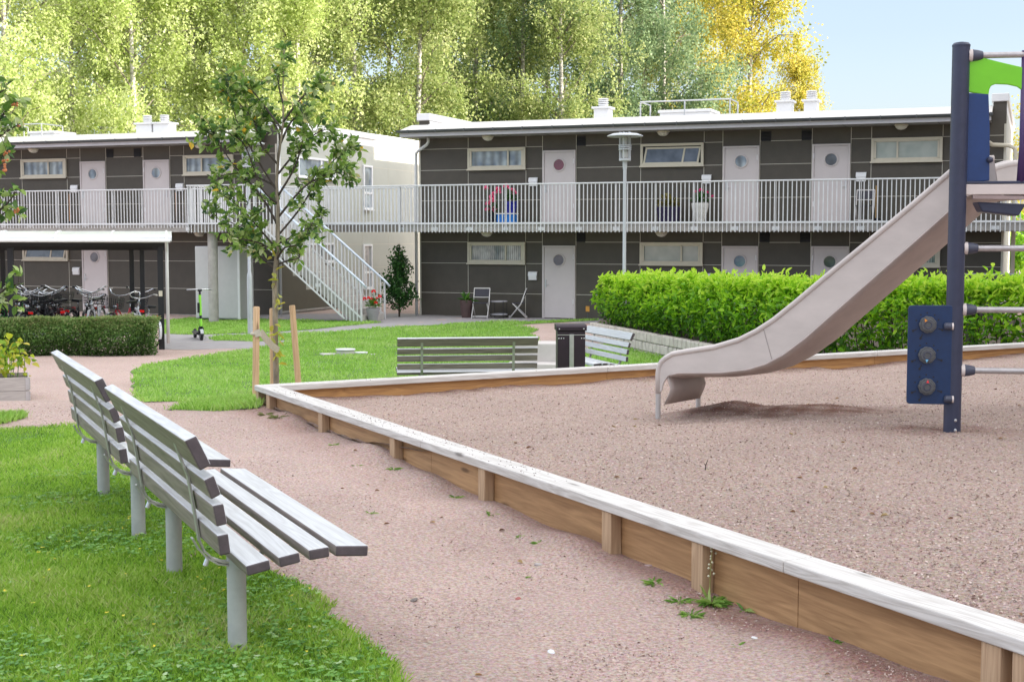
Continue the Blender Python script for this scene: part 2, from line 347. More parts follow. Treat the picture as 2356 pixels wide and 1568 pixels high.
# sandbox frame directions
SBC = Vector((-2.4925, 13.1701, .225)); SBA = (at_z(2356, 1473, .225)-SBC).normalized(); SBB = Vector((.8691, .4946, 0)).normalized()
def st(x, y):
    dx = x-SBC.x; dy = y-SBC.y; det = SBA.x*SBB.y-SBA.y*SBB.x
    return (dx*SBB.y-dy*SBB.x)/det, (SBA.x*dy-SBA.y*dx)/det
def sand_z(x, y):
    s, t = st(x, y)
    z = .05+.21*sst((s-1.5)/4.2)-.05*sst((1.2-t)/1.0)*sst(s/3)
    z = z+.10*np.exp(-(((x-1.85)/.34)**2+((y-11.75)/.22)**2))+.07*np.exp(-(((x-2.5)/.5)**2+((y-11.5)/.25)**2))+.02*np.exp(-(((x-3.0)/.5)**2+((y-9.9)/.25)**2))
    z = z-.035*np.exp(-(((x-1.3)/.45)**2+((y-11.0)/.35)**2))
    z = z+.014*np.sin(x*11+2*np.sin(y*3.1))*np.sin(y*9.3+1.7*np.sin(x*2.3))*(.4+.6*np.sin(x*1.1+y*.8)**2)
    z = z+.010*np.sin(x*2.1+1.3*np.sin(y*1.1))*np.cos(y*1.7)+.006*np.sin(x*5.3+y*3.1)*np.cos(y*4.7-x*2)
    z = z+.035*np.exp(-(s-.12)/.12)*(np.sin(t*3.1)*.5+.6)
    return z
sg, tg = np.meshgrid(np.arange(.06, 9.6, .07), np.arange(.05, 14.5, .07))
X = SBC.x+SBA.x*sg+SBB.x*tg; Y = SBC.y+SBA.y*sg+SBB.y*tg; Z = sand_z(X, Y)
rv = np.clip(1.6*np.exp(-(((X-2.25)/.80)**2+((Y-11.5+.25*(X-2.1))/.30)**2)**1.4)+.75*np.exp(-(((X-3.0)/.6)**2+((Y-9.75)/.2)**2))+.7*np.exp(-((sg-.1)/.14)**2), 0, 1)
rv = np.clip(rv*(.75+.5*np.sin(X*17+Y*9)*np.sin(Y*23-X*7)), 0, 1)
V = np.stack([X.ravel(), Y.ravel(), Z.ravel()], 1); nx = X.shape[1]; ny = X.shape[0]
i, j = np.meshgrid(np.arange(nx-1), np.arange(ny-1)); a = (j*nx+i).ravel()
npmesh('play_gravel', V, 4, M_SAND, None, rv.ravel(), np.stack([a, a+nx, a+1+nx, a+1], 1))['kind'] = 'structure'

# loose chips of gravel: nobody could count them
M_CHIP = leafmat('gravel_chips', [(.16, .09, .07), (.34, .235, .195), (.46, .345, .30), (.54, .43, .38), (.66, .58, .54)], trans=0.0, rough=.9)
def chips(n, region, zf, smin, smax):
    P = region(n); n = len(P); z = zf(P[:, 0], P[:, 1])+.002
    B = np.stack([P[:, 0], P[:, 1], z], 1); D = rdir(n, -.35, .5); N = nrm(rdir(n, .2, 1)); L = smin+(smax-smin)*RNG.random(n)**1.6; W = L*RNG.uniform(.4, .8, n)
    return diamonds(B, D, N, L, W), np.repeat(RNG.beta(3, 3, n), 4)
def near_region(n):
    y = 4.6+(14-4.6)*RNG.random(n*2)**1.7; x = RNG.uniform(-.45, .45, n*2)*y; s, t = st(x, y)
    k = (t < .0)&~inpoly(x, y, LAWN_N); return np.stack([x[k], y[k]], 1)[:n]
def sand_region(n):
    y = 4.6+(17-4.6)*RNG.random(n*2)**1.4; x = RNG.uniform(-.3, .45, n*2)*y; s, t = st(x, y)
    k = (t > .16)&(s > .16); return np.stack([x[k], y[k]], 1)[:n]
a, ra = chips(42000, near_region, T, .006, .018); b, rb = chips(42000, sand_region, sand_z, .008, .022)
npmesh('gravel_chips', np.concatenate([a, b]), 4, M_CHIP, None, np.concatenate([ra, rb]))
tag(bpy.data.objects['gravel_chips'], 'loose pinkish stone chips strewn over the path and the play area', 'gravel', kind='stuff')

# fallen leaves
n = 110; y = 4.8+9*RNG.random(n)**1.3; x = RNG.uniform(-.42, .38, n)*y; s_, t_ = st(x, y); k = ~inpoly(x, y, LAWN_N)&(np.abs(t_-.05) > .16)&(s_ > .2); x = x[k]; y = y[k]; t_ = t_[k]; n = len(x)
z = np.where(t_ > .15, sand_z(x, y), T(x, y)+.006)+.006; L = RNG.uniform(.018, .045, n)
tag(npmesh('fallen_leaves', leaves(np.stack([x, y, z], 1), rdir(n, -.05, .25), nrm(np.array([0, 0, 1.])+rdir(n)*.4), L, L*.5, .35, .2), 4, leafmat('dead_leaves', [(.10, .05, .03), (.22, .12, .06), (.34, .22, .10), (.40, .34, .14)], .15), None, np.repeat(RNG.random(n), 8)), 'small dry fallen leaves scattered over the gravel', 'leaves', kind='stuff')
# grass blades
M_GRASS = leafmat('grass_blades', [(.08, .19, .02), (.18, .36, .03), (.29, .50, .055), (.40, .56, .12), (.52, .54, .25)], trans=.35, rough=.55)
M_GRASSF = leafmat('grass_blades_far', [(.17, .36, .045), (.25, .47, .07), (.33, .54, .11), (.42, .56, .2)], trans=.3, rough=.6)
def blades(pl, n, hmin, hmax, w, m, nm, lab, shrink=None, ymax=None, spread=.0):
    xs = [p[0] for p in pl]; ys = [p[1] for p in pl]; P = []; c = 0
    while c < n:
        x = RNG.uniform(min(xs), max(xs), n); y = RNG.uniform(min(ys), max(ys), n)
        k = inpoly(x, y, pl)
        if ymax is not None: k &= (np.abs(x) < .42*y+.3)&(RNG.random(n) < np.clip((6.2/np.maximum(y, 1))**1.6, 0, 1))
        P.append(np.stack([x[k], y[k]], 1)); c += k.sum()
    P = np.concatenate(P)[:n]; P += RNG.normal(0, spread, P.shape)
    n = len(P); z = T(P[:, 0], P[:, 1])+.006; B = np.stack([P[:, 0], P[:, 1], z], 1)
    cl = np.array([mnoise.noise(Vector((float(p[0])*1.1, float(p[1])*1.1, 2.2)))+.6*mnoise.noise(Vector((float(p[0])*3.7, float(p[1])*3.7, 7.2))) for p in P])
    h = RNG.uniform(hmin, hmax, n)*(1+.55*cl); lean = rdir(n, 0, .01)*(RNG.random((n, 1))*.95+.15); tip = B+np.stack([lean[:, 0]*h, lean[:, 1]*h, h*.85], 1)
    a = RNG.uniform(0, np.pi, n); S = np.stack([np.cos(a), np.sin(a), 0*a], 1)*w; mid = B*.45+tip*.55+np.array([0, 0, 1])*h[:, None]*.12
    V = np.stack([B-S, B+S, mid+S*.8, tip, mid-S*.8], 1).reshape(-1, 3)
    rv = np.clip(.5+.40*cl+RNG.normal(0, .20, n), 0, 1); o = npmesh(nm, V, 5, m, None, np.repeat(rv, 5)); tag(o, lab, 'grass', kind='stuff'); return o
blades(LAWN_N, 105000, .025, .060, .0028, M_GRASS, 'grass', 'lush clover-mixed grass around the nearest bench legs', ymax=1, spread=.012)
blades(LAWN_A, 62000, .04, .075, .010, M_GRASSF, 'grass', 'mown grass of the sloping middle lawn', spread=.03)
blades(LAWN_B, 16000, .04, .075, .012, M_GRASSF, 'grass', 'mown grass strip before the left building and stairs', spread=.03)
blades(LAWN_C, 9000, .05, .10, .010, M_GRASSF, 'grass', 'grass on the bank below the block wall', spread=.03)
blades(STRIP+STRIP2[:0], 3200, .04, .09, .005, M_GRASSF, 'grass', 'thin strip of grass by the left stake of the young tree', spread=.03)
blades(STRIP2, 1500, .04, .08, .005, M_GRASSF, 'grass', 'small grass patch in front of the planter box', spread=.03)
# clover and other broad leaves in the near lawn
def clover(n):
    xs = [p[0] for p in LAWN_N]; ys = [p[1] for p in LAWN_N]
    x = RNG.uniform(min(xs), max(xs), n*6); y = RNG.uniform(4.4, 9.5, n*6); k = inpoly(x, y, LAWN_N)&(np.abs(x) < .42*y+.2); x = x[k]; y = y[k]
    w = np.array([mnoise.noise(Vector((float(p)*1.3, float(q)*1.3, 12.))) for p, q in zip(x, y)]); k = RNG.random(len(x)) < np.clip(.25+1.5*w+.5*(y < 6)*(x > -1.6), 0, 1); x = x[k][:n]; y = y[k][:n]
    n = len(x); h = RNG.uniform(.02, .05, n); P = np.stack([x, y, T(x, y)+h], 1); out = []; rr = []
    r0 = np.clip(RNG.normal(.45, .22, n), 0, 1)
    for t in range(3):
        a = RNG.uniform(0, .4, n)+t*2.1; D = np.stack([np.cos(a), np.sin(a), RNG.uniform(-.15, .3, n)], 1); N = nrm(np.stack([RNG.normal(0, .25, n), RNG.normal(0, .25, n), np.ones(n)], 1))
        s = RNG.uniform(.009, .021, n); out.append(leaves(P, D, N, s, s*.95, .1, .1)); rr.append(np.repeat(r0, 8))
    o = npmesh('clover', np.concatenate(out), 4, leafmat('clover_leaf', [(.06, .18, .03), (.14, .32, .06), (.25, .45, .11), (.44, .57, .32)], .3), None, np.concatenate(rr))
    tag(o, 'clover leaves spread through the near lawn under the benches', 'clover', kind='stuff')
clover(7500)
# small yellow and white flowers in the grass
n = 60; x = RNG.uniform(-2.5, -.4, n*3); y = RNG.uniform(5, 8, n*3); k = inpoly(x, y, LAWN_N); x = x[k][:n]; y = y[k][:n]; n = len(x)
P = np.stack([x, y, T(x, y)+.055], 1); V = np.concatenate([diamonds(P, np.stack([np.cos(RNG.uniform(0, 6, n)+t), np.sin(RNG.uniform(0, 6, n)+t), .2+0*x], 1), np.tile([0, 0, 1.], (n, 1)), np.full(n, .014), np.full(n, .010)) for t in (0, 2, 4)])
tag(npmesh('meadow_flowers', V, 4, mat('yellow_petals', (.65, .55, .03), .6)), 'tiny yellow flowers dotted in the near grass', 'flowers', kind='stuff')
# ------------------------------------------------------------ the two apartment buildings and what joins them
BO = Vector((1.3727, 39.9725, 0)); AL = R(20.8); BD = Vector((math.cos(AL), -math.sin(AL), 0)); BN = Vector((math.sin(AL), math.cos(AL), 0))
def B2W(s, y, z): return BO+BD*s+BN*y+Vector((0, 0, z))
Z = dict(wt=4.27, wb=3.64, mid=2.73, lwt=1.50, lwb=.87, lmid=-.02, dt=4.15, ldt=1.40, deck=2.03)
def window(root, s0, s1, z0, z1, style, split=.38, blind='curtain'):
    w = MB(); t = .075; y0, y1 = -.075, -.002
    w.box(s0, s1, y0, y1, z1-t, z1).box(s0, s1, y0, y1, z0, z0+t).box(s0, s0+t, y0, y1, z0+t, z1-t).box(s1-t, s1, y0, y1, z0+t, z1-t)
    f = w.build('window', M_CREAM, root, bevel=.006)
    MB().box(s0-.02, s1+.02, -.11, -.077, z0-.03, z0+.012).build('sill', M_CREAM, f, bevel=.004)
    m = {'curtain': M_GLASSB, 'blinds': M_GLASSL, 'dark': M_GLASSD, 'sky': M_GLASSU}[blind]
    MB().box(s0+t, s1-t, -.016, -.004, z0+t, z1-t).build('pane', M_DARK if style == 'tilt' else m, f)
    sm = s0+t+(s1-s0-2*t)*split; q = MB(); b = .05
    ys = -.05
    def P(s, z):   # sash plane: tilted inward sashes lean back at the top
        k = (z-(z0+t))/(z1-z0-2*t); return (s+(.07*k if style == 'tilt' else 0), ys+(0.030*k if style == 'tilt' else 0), z-(.05*k if style == 'tilt' else 0))
    za, zb = z0+t+.003, z1-t-.003; sa, sb = s0+t+.003, s1-t-.003-(.07 if style == 'tilt' else 0)
    for p, r in (((sa, za), (sb, za)), ((sa, zb), (sb, zb))): q.bar(P(*p), P(*r), .03, b)
    for s in (sa+b/2, sm, sb-b/2): q.bar(P(s, za), P(s, zb), b, .03, up=(0, 1, 0))
    sh = q.build('sash', M_CREAM, f)
    if style == 'tilt':
        MB().ext([P(sa+b, za+b*.5), P(sb-b, za+b*.5), P(sb-b, zb-b*.5), P(sa+b, zb-b*.5)], (0, .006, 0)).build('pane', m, f)
    return f
def door(root, s, zt, zb, port, hinge=1):
    """door leaf in a frame, round porthole, handle on the side away from the hinges"""
    s0, s1 = s-.505, s+.505; f = MB()
    f.box(s0, s0+.055, -.055, -.002, zb, zt).box(s1-.055, s1, -.055, -.002, zb, zt).box(s0+.055, s1-.055, -.055, -.002, zt-.055, zt)
    d = MB().box(s0+.06, s1-.06, -.035, -.003, zb+.015, zt-.06).build('door', M_DOOR, root, bevel=.004)
    f.build('door_frame', M_DOOR, d, bevel=.004)
    zc = zt-.42
    MB().lathe((s, -.036, zc), [(.155, 0), (.20, 0), (.20, -.014), (.185, -.024), (.165, -.024), (.155, -.008)], 40, 'y', False).build('porthole', M_DOOR, d, smooth='auto')
    MB().lathe((s, -.037, zc), [(.001, 0), (.156, 0), (.156, -.004), (.001, -.004)], 40, 'y').build('porthole_glass', port, d)
    hs = s-.40*hinge; h = MB().box(hs-.022, hs+.022, -.046, -.036, zt-1.22, zt-.98)
    h.cyl((hs, -.036, zt-1.13), (hs, -.09, zt-1.13), .011, 10).cyl((hs, -.085, zt-1.13), (hs+.11*hinge, -.085, zt-1.13), .010, 10).cyl((hs, -.036, zt-1.02), (hs, -.065, zt-1.02), .024, 14)
    h.build('door_handle', M_STEEL, d, smooth='auto')
    for z in (zt-.32, zb+.5): MB().cyl((s+.455*hinge, -.058, z-.07), (s+.455*hinge, -.058, z+.07), .013, 10).build('hinge', M_WHITE, d, smooth='auto')
def lamp(root, s, y, z):
    l = MB().lathe((s, y, z), [(.17, 0), (.18, -.015), (.18, -.035), (.165, -.045)], 28).build('ceiling_lamp', M_CREAM, root, smooth='auto')
    MB().lathe((s, y, z-.045), [(.16, 0), (.14, -.045), (.09, -.085), (.02, -.10)], 28).build('lamp_glass', mat('lamp_glass_cream', (.62, .60, .52), .35), l, smooth=True)
def mailbox(root, s, z):
    b = MB().ext([(s-.125, -.003, z-.11), (s-.125, -.075, z-.11), (s-.125, -.095, z+.02), (s-.125, -.07, z+.115), (s-.125, -.003, z+.13)], (.25, 0, 0)).build('mailbox', M_WHITE, root, bevel=.006)
    MB().ext([(s-.135, -.097, z+.015), (s-.135, -.073, z+.125), (s-.135, -.0, z+.142), (s-.135, -.0, z+.128), (s-.135, -.066, z+.112), (s-.135, -.088, z+.01)], (.27, 0, 0)).build('lid', M_WHITE, b)
def railing(root, a, b, zt, zb, zr, step=.115, posts=1.1, post_parts=True, hr=None):
    """pickets from a to b (x,y); top rail zt, picket feet zb, lower rail zr"""
    A = Vector((a[0], a[1], 0)); Bv = Vector((b[0], b[1], 0)); L = (Bv-A).length; d = (Bv-A).normalized(); m = MB(); side = Vector((-d.y, d.x, 0))
    n = int(L/step)
    for k in range(n+1):
        p = A+d*(k*L/n); m.bar(p+Vector((0, 0, zb)), p+Vector((0, 0, zt-.02)), .012, .026, up=d)
    m.bar(A+Vector((0, 0, zr)), Bv+Vector((0, 0, zr)), .018, .05)
    r = m.build('railing', M_RAIL, root)
    MB().bar(A-d*.03+Vector((0, 0, zt)), Bv+d*.03+Vector((0, 0, zt)), .06, .04).build('handrail', M_RAIL, r, bevel=.008)
    if post_parts:
        k = max(1, round(L/posts))
        for q in range(k+1):
            p = A+d*(q*L/k)+side*.04
            MB().bar(p+Vector((0, 0, zb+.02)), p+Vector((0, 0, zt-.022)), .014, .06, up=side).bar(p-d*.10+Vector((0, 0, zb+.10)), p+d*.10+Vector((0, 0, zb+.10)), .012, .10).build('railing_post', M_RAIL, r)
    return r
def building(label, s0, s1, wu, wl, du, dl, lamps, vents, mails, chim, hatch, gb, slots):
    zb = gb-.4
    root = thing('apartment_building', label, 'building', BO, -AL)
    MB().box(s0+.004, s1-.004, .05, 11, zb, 4.88).build('end_wall', M_ENDWALL, root)
    MB().box(s0, s1, -.001, .05, zb, 4.90).build('facade', M_FACADE, root)
    # cladding joints: horizontals at the heads and sills, verticals at every opening's edge
    j = MB(); blk = sorted([(a, b) for a, b, _, _ in wu]); dbk = sorted([(d-.505, d+.505) for d, _, _ in du])
    def hline(z, skip):
        x = s0
        for a, b in sorted(skip): 
            if a > x: j.box(x, a, -.006, -.0015, z-.007, z+.007)
            x = max(x, b)
        if s1 > x: j.box(x, s1, -.006, -.0015, z-.007, z+.007)
    vs = [(a, b) for a, b, z0, z1 in vents if z0 > 3]; vl = [(a, b) for a, b, z0, z1 in vents if z0 < 3]
    hline(Z['wt'], blk+dbk+vs); hline(Z['wb'], blk+dbk); hline(Z['mid'], dbk)
    bl2 = sorted([(a, b) for a, b, _, _ in wl]); db2 = sorted([(d-.505, d+.505) for d, _, _ in dl])
    hline(Z['lwt'], bl2+db2+vl); hline(Z['lwb'], bl2+db2); hline(Z['lmid'], db2)
    for a, b in blk:
        for x in (a, b): j.box(x-.007, x+.007, -.006, -.0015, 2.05, Z['wb']-.045); j.box(x-.007, x+.007, -.006, -.0015, Z['wt']+.012, 4.58)
    for a, b in bl2:
        for x in (a, b): j.box(x-.007, x+.007, -.006, -.0015, gb, Z['lwb']-.045); j.box(x-.007, x+.007, -.006, -.0015, Z['lwt']+.012, 1.79)
    for a, b in dbk:
        for x in (a-.012, b+.012): j.box(x-.007, x+.007, -.006, -.0015, 2.05, 4.58)
    for a, b in db2:
        for x in (a-.012, b+.012): j.box(x-.007, x+.007, -.006, -.0015, gb, 1.79)
    j.box(s0, s0+.05, -.012, -.0016, gb, 4.56); j.box(s1-.05, s1, -.012, -.0016, gb, 4.56)
    j.build('cladding_joints', M_JOINT, root)
    for a, b, st_, bl in wu: window(root, a, b, Z['wb'], Z['wt'], st_, slots.get(a, .38), bl)
    for a, b, st_, bl in wl: window(root, a, b, Z['lwb'], Z['lwt'], st_, slots.get(a, .62), bl)
    for s, g, h in du: door(root, s, Z['dt'], Z['deck']+.01, g, h)
    for s, g, h in dl: door(root, s, Z['ldt'], gb+.0, g, h)
    for s in lamps: lamp(root, s, -.45, 4.588); lamp(root, s, -.55, 1.797)
    for a, b, z0, z1 in vents:
        v = MB().box(a, b, -.012, -.0018, z0, z1)
        for k in range(6): v.bar((a, -.02, z0+.03+k*.04), (b, -.02, z0+.03+k*.04), .022, .008, up=(0, .6, 1))
        v.build('air_vent', M_DARK, root)
    for s, z in mails: mailbox(root, s, z)
    # roof
    e0, e1 = s0-.22, s1-.35
    MB().box(e0, e1, -.90, -.87, 4.59, 4.70).build('fascia', M_FASCIA, root)
    so = MB().box(e0+.01, e1-.01, -.869, -.0, 4.592, 4.60)
    so = so.build('soffit', M_SOFFIT, root); x = s0+.6
    while x < s1-.4: MB().box(x-.006, x+.006, -.86, -.02, 4.588, 4.591).build('soffit_joint', M_DARK, so); x += 1.2
    MB().ext([(s0+.34, 0, 4.90), (s0+.34, 11, 4.90), (s0+.34, 11, 4.93), (s0+.34, .1, 5.05), (s0+.34, -.88, 4.79), (s0+.34, -.88, 4.73)], (s1-s0-.68, 0, 0)).build('roof', M_ROOF, root)
    ev = MB().ext([(e0, -.88, 4.72), (e0, -.88, 4.788), (e0, -.05, 5.0), (e0, -.05, 4.72)], (s0+.33-e0, 0, 0)); ev.build('roof_edge', M_ROOF, root)
    g = MB(); n = 9; prof = [(-.955+.065*math.cos(math.pi+math.pi*k/n), 4.775+.075*math.sin(math.pi+math.pi*k/n)) for k in range(n+1)]
    pr = [(e0-.06, y, z) for y, z in prof]+[(e0-.06, -.897, 4.77), (e0-.06, -1.013, 4.77)]
    g.ext(pr, (e1-e0+.1, 0, 0)); x = e0+.3
    while x < e1: g.box(x-.012, x+.012, -1.026, -.905, 4.70, 4.785); x += .9
    g.build('gutter', M_GUTTER, root)
    for a in (s0, s1-.33):
        p = MB().box(a, a+.33, .0505, 11.0, 4.881, 5.13).build('parapet', M_WHITE, root)
        MB().box(a+.002, a+.328, -.0005, .05, 4.901, 5.13).build('parapet_front', M_FACADE, p)
        MB().box(a-.05, a+.38, -.07, 11.05, 5.131, 5.34).build('coping', M_WHITE if a == s0 else M_WHITE, p, bevel=.02)
    for a, b in chim:
        c = MB().box(a, b, 2, 2.46, 4.8, 5.50).build('chimney', M_WHITE, root, bevel=.01)
        MB().box(a-.06, b+.06, 1.94, 2.52, 5.501, 5.56).build('chimney_cap', M_WHITE, c, bevel=.01)
        m = (a+b)/2; cw = MB().lathe((m, 2.23, 5.56), [(.12, 0), (.12, .04)], 20)
        for k in range(4): cw.lathe((m, 2.23, 5.60+k*.058), [(.13, 0), (.16, .018), (.16, .034), (.13, .045)], 20)
        cw.build('vent_cowl', M_WHITE, c, smooth='auto')
    h0, h1, r0, r1 = hatch
    h = MB().box(h0, h1, 2, 3.1, 4.8, 5.30).build('roof_hatch', M_WHITE, root, bevel=.01); MB().box(h0-.05, h1+.05, 1.95, 3.15, 5.302, 5.39).build('hatch_lid', M_WHITE, h, bevel=.02)
    g = MB(); 
    for x, y in ((r0, 1.0), ((r0+r1)/2, 1.0), (r1, 1.0), (r0, 2.1), (r1, 2.1)): g.cyl((x, y, 4.95), (x, y, 5.55), .022, 8)
    g.tube([(r0, 2.1, 5.55), (r0, 1.0, 5.55), (r1, 1.0, 5.55), (r1, 2.1, 5.55)], .022, 8); g.build('roof_rail', M_STEEL, root)
    return root
VR = [(.53, .80), (5.85, 6.12), (6.95, 7.22)]
GL = {'purple': M_GLASSR, 'sky': M_GLASSU, 'dark': M_GLASSD, 'curtain': M_GLASSB}
RB = building('two-storey dark grey-brown apartment building on the right, behind the gallery railing', -4.46, 12.18,
    [(-2.86, -1.03, 'plain', 'sky'), (2.44, 4.26, 'tilt', 'dark'), (8.80, 10.62, 'plain', 'blinds')],
    [(-2.87, -1.04, 'plain', 'curtain'), (2.44, 4.26, 'plain', 'blinds'), (8.80, 10.62, 'plain', 'curtain')],
    [(0, M_GLASSR, 1), (5.305, M_GLASSU, 1), (7.75, M_GLASSD, -1)], [(0, M_GLASSD, 1), (5.305, glassmat('pane_blue', (.02, .10, .18), (.16, .26, .32)), 1), (7.76, M_GLASSD, -1)],
    [-2.05, 3.2, 9.6], [(a, b, 4.265, 4.54) for a, b in VR]+[(a, b, 1.51, 1.78) for a, b in VR],
    [(-.79, 3.24), (4.35, 3.24), (8.55, 3.24), (-.80, .50), (4.35, .50)], [(.41, .87), (5.90, 6.33), (6.68, 7.05)], (2.46, 3.97, 2.14, 4.76), -.72, {-2.86: .72, 2.44: .68, 8.80: .36, -2.87: .68})
LB = building('two-storey dark apartment building on the left, with pale end wall behind the stairs', -31.0, -9.37,
    [(-19.28, -17.41, 'plain', 'sky'), (-12.80, -10.93, 'plain', 'sky'), (-25.8, -23.95, 'plain', 'sky')],
    [(-19.30, -17.42, 'tilt', 'dark'), (-25.8, -23.95, 'plain', 'curtain')],
    [(-16.35, M_GLASSU, 1), (-13.85, M_GLASSU, -1), (-22.6, M_GLASSU, 1)], [(-16.35, M_GLASSD, 1), (-22.6, M_GLASSD, 1)],
    [-18.4, -11.9, -24.6], [(a, b, 4.265, 4.54) for a, b in ((-15.80, -15.53), (-14.72, -14.45))]+[(-15.75, -15.5, 1.3, 1.52)],
    [(-17.1, 3.24), (-12.95, 3.24), (-17.1, .50)], [(-16.08, -15.45), (-15.38, -14.75)], (-20.6, -19.53, -20.75, -19.24), -.88, {-19.28: .62, -12.80: .36})
# end wall of the left building: windows, joints, dark lower boards with stair shade painted in, plinth
def endwin(y0, y1, z0, z1, tilt=False):
    w = MB(); t = .07; X0 = -9.374; f = MB()
    f.box(X0, X0+.07, y0, y1, z1-t, z1).box(X0, X0+.07, y0, y1, z0, z0+t).box(X0, X0+.07, y0, y0+t, z0+t, z1-t).box(X0, X0+.07, y1-t, y1, z0+t, z1-t)
    if y1-y0 > 1: m = y0+(y1-y0)*.62; f.box(X0, X0+.06, m-.05, m+.05, z0+t, z1-t)
    elif z1-z0 > 1: f.box(X0, X0+.06, y0+t, y1-t, z0+.55, z0+.63)
    o = f.build('window', M_WHITE, LB, bevel=.006)
    MB().box(X0-.01, X0+.014, y0+t, y1-t, z0+t, z1-t).build('pane', M_GLASSU if z0 > 2 else M_GLASSB, o)
    MB().box(X0+.071, X0+.12, y0-.03, y1+.03, z0-.03, z0+.01).build('sill', M_WHITE, o)
endwin(1.27, 3.77, 3.58, 4.25); endwin(5.88, 6.58, 2.62, 4.19); endwin(5.85, 6.52, -.2, 1.39); endwin(1.65, 3.68, .80, 1.45)
j = MB(); X0 = -9.374
for z, segs in ((4.67, [(0, 11)]), (4.14, [(0, 1.25), (3.8, 5.85), (6.6, 11)]), (3.40, [(0, 5.85), (6.6, 11)]), (2.6, [(0, 5.85), (6.6, 11)]), (1.39, [(0, 1.63), (3.7, 5.83), (6.54, 11)]), (.55, [(3.7, 5.83), (6.54, 11)]), (-.05, [(0, 5.83), (6.54, 11)])):
    for a, b in segs: j.box(X0+.001, X0+.006, a+.05, b, z-.009, z+.009)
for y in (3.80, 5.85, 7.96, 10.03): j.box(X0+.001, X0+.0058, y-.007, y+.007, -.5, 5.1)
j.build('cladding_joints', M_JOINT, LB)
MB().ext([(X0, .051, -.70), (X0, 4.15, -.70), (X0, 4.15, -.075), (X0, 1.75, -.075), (X0, 1.75, .40), (X0, .9, .40), (X0, .9, 1.0), (X0, .051, 1.0)], (.012, 0, 0)).build('dark_shaded_boards', mat('olive_board_shade', (.12, .11, .08), .6, var=.08, scale=2), LB)  # dark boards stepped under the stairs, stair shade painted into their tone
MB().box(X0+.001, X0+.07, .0, 8.0, -.76, -.705).box(X0+.001, X0+.03, .0, 8, -1.1, -.761).build('plinth', M_CONC, LB, bevel=.004)
MB().box(-31, -11.6, -.03, -.0016, -1.3, -.86).build('plinth', M_CONC, LB)
# galleries
for root, a, b, lab in ((RB, -4.45, 14.2, ''), (LB, -31.0, -10.22, '')):
    MB().box(a, b, -1.31, -.002 if root is LB else -.0015, 1.80, 2.03).build('gallery_deck', M_CONC, root, bevel=.01)
    if root is RB: railing(root, (a-.02, -1.36), (b, -1.36), 3.14, 1.78, 2.04)
    else: railing(root, (a, -1.36), (b, -1.36), 3.14, 1.93, 2.06)
MB().box(12.19, 14.2, -.0, 1.5, 1.80, 2.03).build('gallery_deck', M_CONC, RB); railing(RB, (14.2, -1.3), (14.2, 1.5), 3.14, 1.78, 2.04)
# downpipes
MB().tube([(-4.0, -.35, 4.59), (-4.0, -.35, 4.46), (-4.08, -.30, 4.38), (-4.42, -.12, 4.24), (-4.53, -.07, 4.16), (-4.54, -.07, 4.05), (-4.54, -.07, -.72)], .045, 12).build('downpipe', M_RAIL, RB, smooth=True)
MB().tube([(11.62, -.95, 4.72), (11.62, -.93, 4.60), (11.66, -.75, 4.35), (11.7, -.5, 4.12), (11.85, -.2, 4.02), (12.25, -.10, 4.00), (12.40, -.09, 3.92), (12.42, -.09, 3.8), (12.42, -.09, -.72)], .055, 12).build('downpipe', M_CREAM, RB, smooth=True)
MB().tube([(-9.25, -.06, 4.55), (-9.25, -.06, -.8)], .04, 10).build('downpipe', M_RAIL, LB, smooth=True)

# bridge between the galleries with the stair landing, on a concrete column
BR = thing('walkway_bridge', 'white-railed bridge and stair landing joining the two galleries, on a round concrete column', 'bridge', BO, -AL)
MB().box(-10.2, -4.47, -1.31, .0, 1.80, 2.03).box(-10.2, -8.0, -3.6, -1.311, 1.80, 2.03).build('bridge_deck', M_CONC, BR, bevel=.01)
MB().box(-9.36, -4.48, -1.335, -1.312, 1.80, 2.02).box(-10.19, -8.02, -3.625, -3.602, 1.80, 2.02).build('edge_beam', M_CONCD, BR)
railing(BR, (-8.0, -1.36), (-4.5, -1.36), 3.14, 1.78, 2.04); railing(BR, (-10.22, -3.65), (-8.0, -3.65), 3.14, 1.78, 2.04)
railing(BR, (-10.22, -1.4), (-10.22, -3.6), 3.14, 1.78, 2.04); railing(BR, (-9.3, .04), (-4.5, .04), 3.14, 2.0, 2.08); railing(BR, (-8.0, -1.4), (-8.0, -2.1), 3.14, 1.78, 2.04)
MB().cyl((-9.62, -3.3, -1.2), (-9.62, -3.3, 1.80), .145, 28).build('column', M_CONC, BR, smooth='auto')
